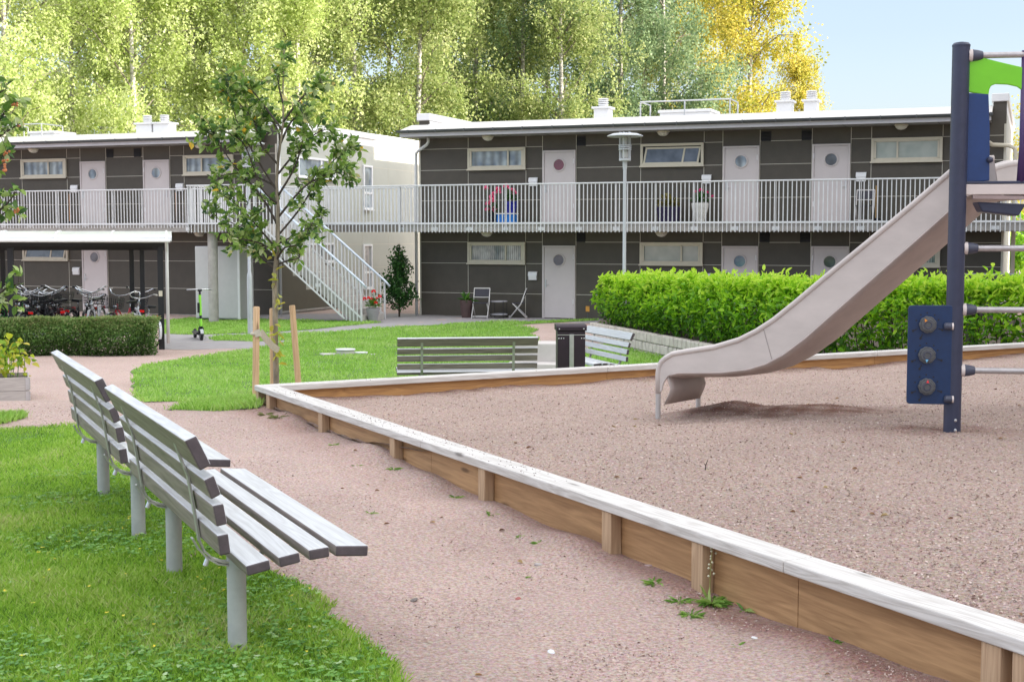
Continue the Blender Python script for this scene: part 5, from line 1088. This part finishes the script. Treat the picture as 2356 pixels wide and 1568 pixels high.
# young tree: stems laid out in the plane of the photograph, each limb pushed to its own depth
M_BARK = mat('young_bark', (.20, .17, .12), .85, var=.45, scale=14, stretch=(1, 1, .35), bump=.5, bscale=40, col2=(.24, .21, .15))
L_TREE = leafmat('young_tree_leaves', [(.02, .07, .025), (.06, .14, .03), (.13, .25, .04), (.22, .35, .07), (.34, .45, .18), (.48, .54, .34), (.62, .44, .04)], .4, .42)
def tree_px(name, label, trunk, limbs, Yb, base, leaf_n, Lr, trunk_r, group, seed, tip_only=.22, sc=1.0):
    rg = np.random.default_rng(seed); r = thing(name, label, 'tree', base, 0, group); bl = Vector(base)
    def w3(u, v, y): p = at_y(u, v, y); return p-bl
    tk = MB(); pts = [w3(u, v, Yb) for u, v in trunk]; pts = [Vector((pts[0].x, pts[0].y, -.35))]+pts
    rad = [trunk_r*1.1]+[trunk_r*(1-.86*(k/(len(trunk)-1))**.9) for k in range(len(trunk))]; tk.tube(pts, rad, 12); tr = tk.build('trunk', M_BARK, r, smooth=True)
    P = []; D = []; lb = MB()
    for k, (uv, dep) in enumerate(limbs):
        m = len(uv); q = [w3(u, v, Yb+dep*(i/(m-1))**1.0) for i, (u, v) in enumerate(uv)]
        # smooth the limb
        S = []
        for i in range(m-1):
            for t in np.linspace(0, 1, 7)[:-1]:
                p0, p1, p2, p3 = q[max(i-1, 0)], q[i], q[i+1], q[min(i+2, m-1)]
                S.append(.5*((2*p1)+(p2-p0)*t+(2*p0-5*p1+4*p2-p3)*t*t+(-p0+3*p1-3*p2+p3)*t**3))
        S.append(q[-1]); L = len(S); lb.tube(S, [max(.0035, trunk_r*.40*(1-.9*i/(L-1))) for i in range(L)], 6)
        # twigs and leaf clusters along it
        Lm = sum((S[i+1]-S[i]).length for i in range(L-1)); nt = max(6, int(Lm*30))
        for j in range(nt):
            f = tip_only+(1-tip_only)*rg.random()**.8; i = min(int(f*(L-1)), L-2); p = S[i]; ax = (S[i+1]-S[i]).normalized()
            e = Vector(rg.normal(0, 1, 3)); e = (e-ax*e.dot(ax)*.4+ax*.5+Vector((0, 0, .25))).normalized()*rg.uniform(.06, .26)*sc; lb.tube([p, p+e*.55+Vector((0, 0, .01)), p+e], [.003, .0022, .0012], 4, cap=False)
            for c in range(int(rg.integers(4, 9))):
                g = rg.uniform(.25, 1.05); P.append(p+e*g); dd = e.normalized()*.7+Vector(rg.normal(0, .7, 3)); D.append(dd)
    P = np.array([p[:] for p in P]); D = np.array([d[:] for d in D]); n = len(P); k = rg.permutation(n)[:leaf_n]; P = P[k]; D = D[k]; n = len(P)
    N = nrm(np.array([0, 0, 1.])+rg.normal(0, .65, (n, 3))); L = rg.uniform(Lr[0], Lr[1], n)
    npmesh('crown', leaves(P, D, N, L, L*rg.uniform(.5, .68, n), .16, .2), 4, L_TREE, r, np.repeat(np.clip(rg.beta(1.6, 2.0, n)*.93+(rg.random(n) < .012)*.6, 0, 1), 8))
    lb.build('limbs', mat('limb_bark', (.055, .045, .035), .8, var=.3, scale=20), tr, smooth=True); return r
TR = [(637, 930), (634, 800), (632, 640), (639, 560), (640, 480), (636, 420), (641, 360), (652, 280), (651, 200), (655, 112)]
LM = [([(640, 575), (600, 530), (555, 480), (500, 440)], -.25), ([(640, 570), (590, 560), (550, 520), (480, 497)], .35), ([(641, 540), (690, 480), (740, 400), (790, 350), (822, 342)], .2),
      ([(640, 500), (700, 430), (760, 400), (812, 398)], -.3), ([(640, 520), (600, 450), (530, 370), (495, 310), (466, 302)], .3), ([(638, 440), (600, 380), (550, 290), (530, 220), (522, 158)], -.1),
      ([(640, 400), (690, 340), (740, 300), (775, 305)], .25), ([(650, 300), (605, 240), (575, 205), (560, 215)], .2), ([(652, 280), (690, 230), (735, 190), (748, 215)], -.2), ([(652, 240), (640, 180), (655, 112)], .0),
      ([(641, 560), (700, 530), (745, 500)], .15), ([(640, 585), (600, 560), (540, 545), (520, 530)], -.35), ([(636, 600), (655, 570), (690, 560), (720, 510)], -.3), ([(638, 430), (570, 400), (510, 405), (500, 430)], .4),
      ([(640, 470), (600, 430), (560, 330), (500, 300)], -.4), ([(641, 360), (640, 300), (600, 260), (560, 270)], .45), ([(640, 450), (680, 380), (700, 300), (700, 250)], -.45), ([(636, 620), (610, 600), (580, 570), (545, 560)], .1),
      ([(634, 610), (660, 600), (690, 590), (665, 560)], .2), ([(641, 380), (600, 330), (585, 280), (548, 235)], .1), ([(645, 330), (670, 280), (690, 270), (712, 265)], .3)]
base = Vector((-2.64, 15.3, float(T(-2.64, 15.3))))
tree_px('young_tree', 'young broad-leaved tree tied to wooden stakes at the corner of the play area', TR, LM, 15.3, base, 3600, (.058, .105), .036, 'young trees', 5)
# small yellow shoots low on the trunk
rg = np.random.default_rng(3); ysh = [(-.02, v) for v in (600, 630, 650, 690, 700, 720, 740, 760, 770, 790, 800, 815, 830)]
P = []; 
for k, (_, v) in enumerate(ysh):
    for c in range(2): q = at_y(634+rg.uniform(-9, 9), v+rg.uniform(-12, 12), 15.22+rg.uniform(-.05, .05))-base; P.append(q[:])
P = np.array(P); n = len(P); D = rg.normal(0, 1, (n, 3))*[1, .6, .5]
o = npmesh('shoots', leaves(P, D, nrm(np.array([0, -.5, .7])+rg.normal(0, .5, (n, 3))), rg.uniform(.08, .13, n), rg.uniform(.045, .065, n), .15, .2), 4, leafmat('yellow_shoots', [(.30, .34, .03), (.45, .42, .05), (.28, .33, .10)], .35), bpy.data.objects['young_tree'], np.repeat(rg.random(n), 8))
o['label'] = 'yellowing leaf shoots low on the trunk'
# second young tree standing just outside the left edge of the view
base2 = Vector((-4.78, 12.2, float(T(-4.78, 12.2))))
tree_px('young_tree', 'young tree at the left edge of the view, only its outer leaves in the picture', [(-60, 950), (-58, 700), (-62, 500), (-66, 350), (-70, 150)],
    [([(-60, 420), (-30, 330), (10, 260), (38, 235)], .1), ([(-64, 400), (-20, 330), (20, 300), (46, 285)], -.15), ([(-60, 470), (-30, 420), (0, 370), (12, 350)], .2), ([(-60, 560), (-20, 500), (15, 470), (38, 440)], 0), ([(-60, 580), (-20, 520), (10, 490), (28, 485)], .2),
     ([(-58, 740), (-20, 690), (20, 660), (50, 652)], -.1), ([(-58, 760), (-25, 700), (10, 690), (28, 700)], .15), ([(-66, 330), (-30, 260), (-10, 220), (15, 205)], -.1), ([(-66, 400), (-110, 330), (-150, 250)], 0), ([(-62, 500), (-110, 450), (-160, 420)], .2)], 12.2, base2, 330, (.07, .11), .05, 'young trees', 8, tip_only=.35, sc=.75)
q = MB(); rg = np.random.default_rng(4)
for u, v in ((47, 287), (33, 240), (16, 350), (12, 372), (10, 390), (40, 486)):
    for c in range(6): p = at_y(u+rg.uniform(-7, 7), v+rg.uniform(-7, 7), 12.2+rg.uniform(-.06, .06))-base2; q.lathe((p.x, p.y, p.z), [(.004, -.012), (.012, 0), (.004, .012)], 7)
q.build('berries', mat('berries_orange', (.50, .17, .06), .5, var=.3, scale=60), bpy.data.objects['young_tree.001'])
# stakes and strap
W_STK = wood('stake_pine', (.60, .42, .25), (.42, .27, .13), 'z')
def stake(label, u0, u1, vt, Y, rr=.036):
    a = at_y(u1, vt, Y); zg = float(T(a.x, Y)); b = at_y(u0, 925, Y); d = (b-a)/(b.z-a.z); foot = a+d*(zg-a.z); r = thing('tree_stake', label, 'stake', foot, 0, 'stakes of the young tree'); top = a-foot
    dn = top.normalized(); MB().tube([dn*-.3, top*.5, top-dn*.012, top], [rr, rr, rr*.98, rr*.8], 16).build('pole', W_STK, r, smooth='auto'); return a
stake('cracked round stake left of the young tree, the one holding the strap', 588, 590, 705, 14.55); stake('dark-sided stake close behind the trunk of the young tree', 629, 627, 709, 15.42); stake('round stake leaning to the left, right of the young tree', 690, 672, 702, 15.75)
st_ = thing('tree_strap', 'pale woven strap tying the left stake to the trunk of the young tree', 'strap', base)
q = MB(); A = [(586, 768, 14.50), (600, 764, 14.50), (612, 779, 14.72), (626, 795, 14.98), (641, 806, 15.22)]
for (u0, v0, y0), (u1, v1, y1) in zip(A[:-1], A[1:]): q.bar(at_y(u0, v0, y0)-base, at_y(u1, v1, y1)-base, .006, .075, up=(0.3, 0, 1))
q.build('band', mat('strap_webbing', (.50, .46, .37), .8, var=.15, scale=40), st_)
MB().torus(at_y(589, 767, 14.55)-base, .042, .018, 'z', 20, 6).build('loop', mat('strap_webbing', (0, 0, 0)), st_)

# dark shrub beside the right building
def shrub(name, label, loc, h, rad, n, Lr, m, seed, cat='shrub'):
    rg = np.random.default_rng(seed); r = thing(name, label, cat, loc); P = []
    q = MB(); D = []
    for k in range(46):
        a = rg.uniform(0, 6.28); f = rg.random(); zz = h*(.12+.8*f); rr = rad*(1-.75*f**1.4)*rg.uniform(.6, 1.1); e = np.array([math.cos(a)*rr, math.sin(a)*rr, zz+rr*.5]); b = np.array([0, 0, zz*.55])
        q.tube([b, (b+e)/2+np.array([0, 0, .05]), e], [.012, .008, .003], 5); m_ = n//46
        t = rg.uniform(.25, 1.08, m_); P.append(b+(e-b)*t[:, None]+rg.normal(0, .055, (m_, 3))); D.append((e-b)/np.linalg.norm(e-b)+rg.normal(0, .7, (m_, 3))-np.array([0, 0, .35]))
    q.tube([(0, 0, -.1), (0, 0, h*.6), (0, 0, h)], [.03, .018, .004], 8); P.append(np.stack([rg.normal(0, .06, 120), rg.normal(0, .06, 120), rg.uniform(h*.75, h*1.03, 120)], 1)); D.append(rg.normal(0, 1, (120, 3)))
    P = np.concatenate(P); D = np.concatenate(D); n = len(P); L = rg.uniform(Lr[0], Lr[1], n); npmesh('foliage', leaves(P, D, nrm(np.array([0, 0, .8])+rg.normal(0, .7, (n, 3))), L, L*.55, .2, .2), 4, m, r, np.repeat(rg.random(n), 8)); q.build('stems', mat('twigs_brown', (0, 0, 0)), r); return r
shrub('shrub', 'tall dark green shrub growing in the gap left of the right building', (-3.38, 41.0, -.75), 2.1, .62, 2600, (.07, .11), leafmat('shrub_dark', [(.010, .045, .010), (.02, .08, .015), (.035, .12, .02), (.07, .19, .03)], .2), 6)
# planter box with yellow-green plant
g = Vector(((62-1178)/FOC*20.3, 20.3, -.835)); PL = thing('planter_box', 'grey wooden planter box with galvanised corner hinges at the left edge', 'planter', (g.x, g.y, g.z), R(20))
W_PL = wood('planter_grey_wood', (.46, .43, .40), (.34, .31, .29), 'x')
for k in range(2):
    z0 = .0+k*.205; MB().box(-1.2, 0, 0, .022, z0, z0+.20).build('front_board', W_PL, PL, bevel=.003); MB().box(-.022, 0, .023, .80, z0, z0+.20).build('side_board', wood('planter_grey_wood_side', (.46, .43, .40), (.34, .31, .29), 'y'), PL, bevel=.003); MB().box(-1.2, -.023, .778, .80, z0, z0+.20).build('rear_board', W_PL, PL)
    hg = MB().box(-.055, -.002, -.006, -.001, z0+.01, z0+.19).box(.001, .006, -.004, .05, z0+.01, z0+.19)
    for c in range(4): hg.cyl((.004, -.006, z0+.02+c*.045), (.004, -.006, z0+.05+c*.045), .010, 8)
    hg.build('corner_hinge', M_STEEL, PL)
MB().box(-1.17, -.03, .03, .77, .0, .36).build('soil', mat('bed_soil', (0, 0, 0)), PL)
PV = thing('leafy_plant', 'yellow-green leafy plant growing in the planter box', 'plant', (g.x-.46, g.y+.16, g.z+.36)); rg = np.random.default_rng(12); P = []; D = []
q = MB()
for k in range(30):
    x = rg.uniform(-.75, .28); h = rg.uniform(.18, .42)+.30*math.exp(-((x-.02)/.22)**2); b = np.array([x, rg.uniform(-.25, .3), 0]); e = b+np.array([rg.normal(0, .07), rg.normal(0, .07), h]); q.tube([b, (b+e)/2, e], [.007, .006, .003], 5)
    t = rg.uniform(.3, 1.05, 16); P.append(b+(e-b)*t[:, None]+rg.normal(0, .05, (16, 3))); D.append(rg.normal(0, 1, (16, 3))-np.array([0, .3, .3]))
P = np.concatenate(P); D = np.concatenate(D); n = len(P); L = rg.uniform(.07, .13, n)
npmesh('foliage', leaves(P, D, nrm(np.array([0, -.4, .8])+rg.normal(0, .5, (n, 3))), L, L*.72, .15, .3), 4, leafmat('yellow_green', [(.10, .24, .02), (.26, .40, .03), (.42, .48, .04), (.50, .46, .08)], .4), PV, np.repeat(rg.random(n), 8)); q.build('stems', mat('stem_green', (.06, .16, .03), .6), PV)

# weeds along the edging
L_WEED = leafmat('weed_leaves', [(.08, .20, .03), (.15, .30, .05), (.24, .40, .08), (.36, .46, .16)], .3)
def weed(label, u, v, rad, n, hl, group='weed tufts in the gravel', dry=False):
    p = G(u, v); r = thing('weed', label, 'weed', p, 0, group); rg = np.random.default_rng(int(u*7+v)); a = rg.uniform(0, 6.28, n); D = np.stack([np.cos(a), np.sin(a), rg.uniform(.12, .9, n)], 1); B = np.stack([np.cos(a), np.sin(a), 0*a], 1)*rg.uniform(0, rad*.6, (n, 1)); L = rg.uniform(.4, 1, n)*hl
    npmesh('blades', leaves(B, D, nrm(np.array([0, 0, 1.])+rg.normal(0, .4, (n, 3))), L*.8, L*rg.uniform(.08, .2, n), .2, .45), 4, leafmat('dry_weed', [(.16, .17, .06), (.25, .25, .10), (.12, .17, .04)], .2) if dry else L_WEED, r, np.repeat(rg.random(n), 8)); return r
WL = 'small green weed tuft in the gravel between the near benches and the timber edging'
for u, v, rad, n, hl in ((1047, 1144, .04, 26, .06), (822, 1071, .03, 18, .05), (770, 1024, .05, 24, .06), (905, 1081, .05, 26, .07), (852, 1182, .04, 14, .05), (1133, 1187, .035, 18, .07), (1240, 1250, .03, 16, .06), (1195, 1235, .03, 12, .05), (1220, 1326, .02, 12, .04)): weed(WL, u, v, rad, n, hl)
weed('dry weed tuft at the foot of the corner post of the edging', 640, 962, .09, 70, .10, dry=True); weed('wispy dry weed left of the corner post of the edging', 612, 955, .05, 30, .10, dry=True)
weed('leafy weed, the largest in the gravel, beneath the tall flower stem', 1637, 1385, .10, 90, .10); weed('flat green weed left of the largest weed', 1562, 1378, .07, 50, .06); weed('low weed in front of the largest weed', 1586, 1414, .08, 60, .06); weed('pale grassy weed by the base of an edging post, left of the largest weed', 1508, 1345, .05, 34, .075)
weed('weed with upright yellow leaf right of the largest weed', 1710, 1402, .02, 9, .10); weed('small weed close to the side board near the right end of the edging', 1915, 1478, .025, 18, .06); weed('thin weed near the lower right of the gravel path', 1698, 1492, .02, 10, .07); weed('small weed against the side board farthest right', 2010, 1490, .025, 14, .06)
p = G(1632, 1372); r = thing('flower_stem', 'tall thin stem with tiny white seed heads rising before the edging', 'weed', p, 0); q = MB().tube([(0, 0, 0), (.004, 0, .12), (.012, 0, .24), (.016, 0, .285)], [.003, .0025, .002, .0015], 6); q.build('stem', mat('stem_pale', (.30, .30, .10), .6), r)
q = MB(); rg = np.random.default_rng(2)
for k in range(15): z = .10+.19*(k/14); x = .012*z/.24+rg.uniform(-.022, .022); q.lathe((x, rg.uniform(-.015, .015), z), [(.002, -.006), (.007, 0), (.002, .006)], 7)
q.build('seed_heads', mat('seed_white', (.62, .62, .45), .6), r)
# a few larger stones and dead leaves on the path
for u, v, s, c, lb in ((953, 1383, .022, (.16, .14, .13), 'dark grey stone lying on the gravel path by the near bench'), (1192, 1382, .020, (.30, .10, .09), 'reddish stone on the gravel path'), (1736, 1470, .018, (.60, .60, .60), 'white pebble near the lower right of the gravel path'), (1268, 1503, .020, (.62, .64, .66), 'pale flat pebble near the bottom of the gravel path'), (1492, 1302, .024, (.42, .32, .31), 'pinkish stone close to the side board'), (1238, 1300, .020, (.35, .32, .31), 'grey stone on the path left of the edging')):
    p = G(u, v); q = MB(); q.lathe((0, 0, 0), [(s*.5, -.004), (s, s*.25), (s*.8, s*.6), (s*.3, s*.75)], 7); r_ = q.build('stone', mat('stone_%d' % u, c, .85, var=.2, scale=60), None); r_.location = p; r_.scale = (1.2, .8, .8); r_.rotation_euler = (.2, .1, u); tag(r_, lb, 'stone')
# ------------------------------------------------------------ birches behind the buildings
M_BIRCH = mat('birch_bark', (.42, .40, .36), .8, var=.75, scale=2.2, stretch=(1, 1, 5.0), bump=.2, col2=(.36, .35, .32))
BL_Y = leafmat('birch_leaves_yellow', [(.19, .27, .06), (.33, .42, .13), (.49, .56, .27), (.63, .66, .44)], .5, .5)
BL_G = leafmat('birch_leaves_green', [(.14, .20, .055), (.23, .31, .10), (.36, .42, .18), (.50, .53, .30)], .48, .5)
BL_B = leafmat('birch_leaves_shade_blue', [(.09, .16, .08), (.15, .235, .115), (.24, .33, .17), (.36, .43, .26)], .42, .5)  # shade of the dusky birches painted in as blue leaf colour
BL_O = leafmat('birch_leaves_gold', [(.20, .25, .04), (.36, .37, .06), (.52, .47, .08), (.62, .54, .16)], .45, .5)
def birch_mesh(seed, H, rad, n_str, per, weep, zlow, sparse=0.0):
    """crown of weeping strands of small leaves hung on arching limbs; also the trunk and limbs"""
    rg = np.random.default_rng(seed); tk = MB(); lm = MB(); P = []; 
    bend = rg.normal(0, .25, 2); tp = [np.array([bend[0]*(f**2)*1.5, bend[1]*(f**2)*1.5, f*H]) for f in np.linspace(0, 1, 9)]; tp[0][2] = -1.5
    tk.tube([tuple(p) for p in tp], [.17*(1-.9*k/8) for k in range(9)], 9)
    tips = []
    for k in range(64):
        f = rg.uniform(zlow/H, .97); i = min(int(f*8), 7); b = tp[i]+(tp[i+1]-tp[i])*(f*8-i); a = rg.uniform(0, 6.283); env = rad*(.35+.65*math.sin(math.pi*min(max((f-.08)/.92, 0), 1)**.8))*rg.uniform(.55, 1.08)
        e = b+np.array([math.cos(a)*env, math.sin(a)*env, env*rg.uniform(.25, .9)]); m = (b+e)/2+np.array([0, 0, env*.22]); lm.tube([tuple(b), tuple(m), tuple(e)], [.035, .022, .007], 5)
        tips.append((b, m, e))
    cl = []
    for s in range(n_str):
        b, m, e = tips[rg.integers(len(tips))]; t = rg.uniform(.30, 1.06); q = (1-t)**2*b+2*t*(1-t)*m+t*t*e+rg.normal(0, .34, 3); L = rg.uniform(.4, 1.0)*weep*(.6+.6*rg.random()); k = int(per*(.5+L/weep*.6)); u = rg.random(k)
        sway = rg.normal(0, .22, 2); X = q[None, :]+np.stack([sway[0]*u*L, sway[1]*u*L, -u*L], 1)+rg.normal(0, 1, (k, 3))*(.05+.16*rg.random()); P.append(X); cl.append(np.full(k, rg.normal(0, .16)))
    for s in range(n_str//3):
        b, m, e = tips[rg.integers(len(tips))]; t = rg.uniform(.35, 1.0); q = (1-t)**2*b+2*t*(1-t)*m+t*t*e; k = int(per*1.1); P.append(q+rg.normal(0, 1, (k, 3))*[.42, .42, .30]+np.array([0, 0, -.1])); cl.append(np.full(k, rg.normal(.06, .16)))
    P = np.concatenate(P); cl = np.concatenate(cl); n = len(P); D = rg.normal(0, .8, (n, 3))-np.array([0, 0, .55]); N = rg.normal(0, 1, (n, 3)); Lf = rg.uniform(.085, .17, n)
    return diamonds(P, D, N, Lf, Lf*.72), np.repeat(np.clip(.45+cl+rg.normal(0, .15, n), 0, 1), 4), tk, lm
PROTO = {}
def birch_proto(key, label, leafm, *a):
    V, rv, tk, lm = birch_mesh(*a); r = thing('birch_tree', label, 'tree', (0, 0, 0), 0, 'birches behind the buildings'); t = tk.build('trunk', M_BIRCH, r, smooth=True); lm.build('limbs', mat('birch_limb', (.16, .14, .115), .8, var=.3), t); c = npmesh('crown', V, 4, leafm, r, rv); PROTO[key] = [r, False]; return r
birch_proto('a', '', BL_Y, 21, 21.0, 3.3, 900, 46, 1.6, 2.5); birch_proto('b', '', BL_G, 22, 20.0, 3.1, 900, 46, 1.4, 2.2); birch_proto('c', '', BL_B, 23, 22.0, 3.6, 1000, 46, 1.7, 2.0); birch_proto('d', '', BL_O, 24, 17.5, 2.6, 700, 42, 1.2, 2.2); birch_proto('e', '', BL_Y, 25, 23.0, 2.9, 820, 46, 2.0, 3.0)
def birch(key, label, u, Y, rz, s=1.0, sz=1.0):
    src, used = PROTO[key]; o = src if not used else copy_tree(src); PROTO[key][1] = True; Y = Y-6+u*.0125; s = s*(.93+u*.00013); x = (u-1178)/FOC*Y; o.location = (x, Y, -1.0); o.rotation_euler = (0, 0, R(rz)); o.scale = (s, s, s*sz); o['label'] = label; return o
for a in [('a', 'pale yellow birch at the far left edge, behind the roof hatch', 20, 58, 0, 1.05), ('e', 'tall yellow-green birch left of the pale-trunked one over the left roof', 175, 61, 40, 1.0), ('a', 'birch with pale trunk rising behind the twin chimneys of the left building', 322, 57, 130, 1.0), ('e', 'light yellow birch behind the left part of the young tree', 455, 60, 200, 1.05),
          ('a', 'bright yellow birch right behind the top of the young tree', 560, 57, 260, 1.0), ('e', 'birch with slim white trunk just right of the young tree top', 690, 55, 310, .95), ('b', 'birch with dark lower trunk above the pale end wall', 825, 58, 20, 1.0), ('b', 'green birch over the left end of the right roof', 960, 57, 110, 1.05),
          ('b', 'green birch left of the white-trunked one behind the right roof', 1090, 60, 190, 1.1), ('c', 'drooping birch above the first chimney of the right roof', 1200, 59, 0, .95), ('b', 'pale sunlit birch with white trunk behind the right roof', 1293, 55, 250, .95), ('c', 'dusky blue-green birch behind the roof hatch', 1425, 58, 80, 1.0),
          ('c', 'dark blue-green birch, the rightmost before the golden one', 1525, 56, 170, .92), ('d', 'golden yellow birch against the sky, behind the two right chimneys', 1712, 60, 0, 1.06), ('d', 'thin golden birch lower than its neighbour, at the edge of the open sky', 1845, 63, 140, .66)]: birch(*a)
# second row, showing through the gaps
for i, (k, u, Y, rz, s) in enumerate([('e', 90, 72, 15, 1.1), ('a', 250, 74, 95, 1.15), ('b', 390, 73, 170, 1.1), ('e', 520, 75, 240, 1.1), ('a', 640, 71, 300, 1.1), ('b', 760, 74, 30, 1.15), ('b', 890, 72, 120, 1.15), ('a', 1020, 75, 210, 1.1), ('b', 1150, 73, 290, 1.15), ('c', 1260, 74, 60, 1.1), ('c', 1370, 72, 130, 1.1), ('b', 1480, 75, 220, 1.05), ('d', 1600, 73, 310, 1.1)]):
    birch(k, 'birch of the second row, half hidden behind the front birches', u, Y, rz, s)['group'] = 'second row of birches'
# understorey and the trees beyond the right end
def bush(label, u, Y, w, h, z0, leafm, seed, n=5200, cat='bush'):
    rg = np.random.default_rng(seed); x = (u-1178)/FOC*Y; r = thing('leafy_bush', label, cat, (x, Y, -1.0)); n_ = n
    cen = rg.uniform(-1, 1, (16, 3))*[w*.5, w*.4, h*.36]+[0, 0, z0+1+h*.5]; k = rg.integers(0, 16, n_); P = cen[k]+nrm(rg.normal(0, 1, (n_, 3)))*rg.uniform(.5, 1.0, (n_, 1))*[w*.26, w*.24, h*.24]; P[:, 2] = np.maximum(P[:, 2], .1); L = rg.uniform(.10, .20, n_)
    npmesh('foliage', diamonds(P, rg.normal(0, 1, (n_, 3))-np.array([0, 0, .3]), rg.normal(0, 1, (n_, 3)), L, L*.7), 4, leafm, r, np.repeat(np.clip(.5+rg.normal(0, .1, 16)[k]+rg.normal(0, .16, n_), 0, 1), 4))
    MB().tube([(0, 0, -.5), (.1, 0, h*.5), (0, 0, z0+h*.9)], [.10, .07, .02], 8).build('stem', M_BIRCH, r, smooth=True); return r
for i, (lb, u, Y, w, h, z0, m) in enumerate([('yellow-green bush in the gap under the birch with dark lower trunk', 770, 66, 3.4, 5.5, 2, BL_Y), ('golden bush low behind the pale end wall', 900, 64, 3.0, 4.8, 2, BL_O), ('green bush behind the left roof under the pale-trunked birch', 330, 66, 4, 5.5, 2, BL_Y), ('green bush behind the left roof under the second birch', 150, 66, 4, 5.5, 2, BL_Y), ('yellow-green bush behind the young tree above the left roof', 560, 67, 4, 5, 2, BL_Y), ('green bush behind the first chimney of the right roof', 1380, 66, 4, 5.5, 2, BL_B), ('dark bush left of the first chimney of the right roof', 1220, 66, 3.6, 5.5, 2, BL_B), ('green bush low behind the left end of the right roof', 1060, 66, 3.6, 5.5, 2, BL_G), ('golden bush behind the roof rail', 1590, 66, 4, 5.5, 2, BL_O), ('bright yellow bush beyond the right end of the building', 2395, 60, 4.5, 6.5, 1.2, BL_O), ('light green bush below the yellow one at the right edge', 2400, 50, 3.4, 3.2, -.3, L_LIME)]): bush(lb, u, Y, w, h, z0, m, 40+i)
# ------------------------------------------------------------ light, sky, camera
SUN_EL, SUN_AZ = R(10.5), R(107)      # azimuth measured from +Y towards +X
sd = Vector((math.sin(SUN_AZ)*math.cos(SUN_EL), math.cos(SUN_AZ)*math.cos(SUN_EL), math.sin(SUN_EL)))
sl = bpy.data.lights.new('sun', 'SUN'); sl.energy = 5.0; sl.angle = R(.53); sl.color = (1.0, .90, .74)
so = bpy.data.objects.new('sun', sl); COL.objects.link(so); so.rotation_euler = sd.to_track_quat('Z', 'Y').to_euler()
W = bpy.data.worlds.new('World'); SC.world = W; W.use_nodes = True; nt = W.node_tree; bg = nt.nodes['Background']
sky = nt.nodes.new('ShaderNodeTexSky'); sky.sky_type = 'NISHITA'; sky.sun_disc = False; sky.sun_elevation = SUN_EL; sky.sun_rotation = SUN_AZ
sky.air_density = 1.0; sky.dust_density = 1.6; sky.ozone_density = 1.0
hs = nt.nodes.new('ShaderNodeHueSaturation'); hs.inputs['Saturation'].default_value = .60
nt.links.new(sky.outputs[0], hs.inputs['Color']); 
# unseen fill glow added overhead for the shaded ground, clear pale sky lower down
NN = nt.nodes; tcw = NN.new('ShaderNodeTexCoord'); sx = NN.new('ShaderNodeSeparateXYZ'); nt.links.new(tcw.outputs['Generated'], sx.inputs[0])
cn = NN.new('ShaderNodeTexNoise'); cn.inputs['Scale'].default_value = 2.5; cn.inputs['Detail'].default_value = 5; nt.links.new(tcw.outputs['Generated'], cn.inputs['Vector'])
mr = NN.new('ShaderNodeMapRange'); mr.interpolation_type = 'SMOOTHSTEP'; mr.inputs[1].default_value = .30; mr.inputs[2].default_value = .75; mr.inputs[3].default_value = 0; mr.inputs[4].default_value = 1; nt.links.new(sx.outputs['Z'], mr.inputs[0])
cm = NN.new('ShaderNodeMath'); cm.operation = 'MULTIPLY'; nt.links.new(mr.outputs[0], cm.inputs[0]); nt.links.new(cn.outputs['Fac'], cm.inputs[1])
ca = NN.new('ShaderNodeMath'); ca.operation = 'MULTIPLY_ADD'; ca.inputs[1].default_value = SKY_FILL; ca.inputs[2].default_value = 1.0; nt.links.new(cm.outputs[0], ca.inputs[0])
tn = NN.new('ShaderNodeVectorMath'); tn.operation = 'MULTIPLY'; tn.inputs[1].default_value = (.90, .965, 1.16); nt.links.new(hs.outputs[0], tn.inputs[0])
bwn = NN.new('ShaderNodeRGBToBW'); nt.links.new(hs.outputs[0], bwn.inputs[0]); cc = NN.new('ShaderNodeMath'); cc.operation = 'MULTIPLY'; nt.links.new(bwn.outputs[0], cc.inputs[0]); cs_ = NN.new('ShaderNodeMath'); cs_.operation = 'MULTIPLY'; cs_.inputs[1].default_value = SKY_FILL; nt.links.new(cm.outputs[0], cs_.inputs[0]); nt.links.new(cs_.outputs[0], cc.inputs[1])
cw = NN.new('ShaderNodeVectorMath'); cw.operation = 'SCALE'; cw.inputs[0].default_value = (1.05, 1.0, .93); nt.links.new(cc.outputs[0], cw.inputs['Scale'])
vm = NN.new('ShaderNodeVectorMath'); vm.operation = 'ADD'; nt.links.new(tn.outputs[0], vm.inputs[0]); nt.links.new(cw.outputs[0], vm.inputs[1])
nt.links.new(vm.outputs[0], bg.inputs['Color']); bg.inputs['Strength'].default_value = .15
cd = bpy.data.cameras.new('camera'); cam = bpy.data.objects.new('camera', cd); COL.objects.link(cam); SC.camera = cam
cd.sensor_width = 36; cd.sensor_fit = 'HORIZONTAL'; cd.lens = 36*FOC/2356; cd.clip_end = 3000; cd.clip_start = .1
cam.location = CAM; cam.rotation_euler = (math.pi/2-PITCH, 0, 0)
SC.view_settings.view_transform = 'Standard'; SC.view_settings.look = 'None'; SC.view_settings.gamma = 1.0; SC.view_settings.exposure = EXPO
SC.cycles.max_bounces = 8; SC.cycles.transparent_max_bounces = 8; SC.cycles.use_denoising = True
SC.render.film_transparent = False
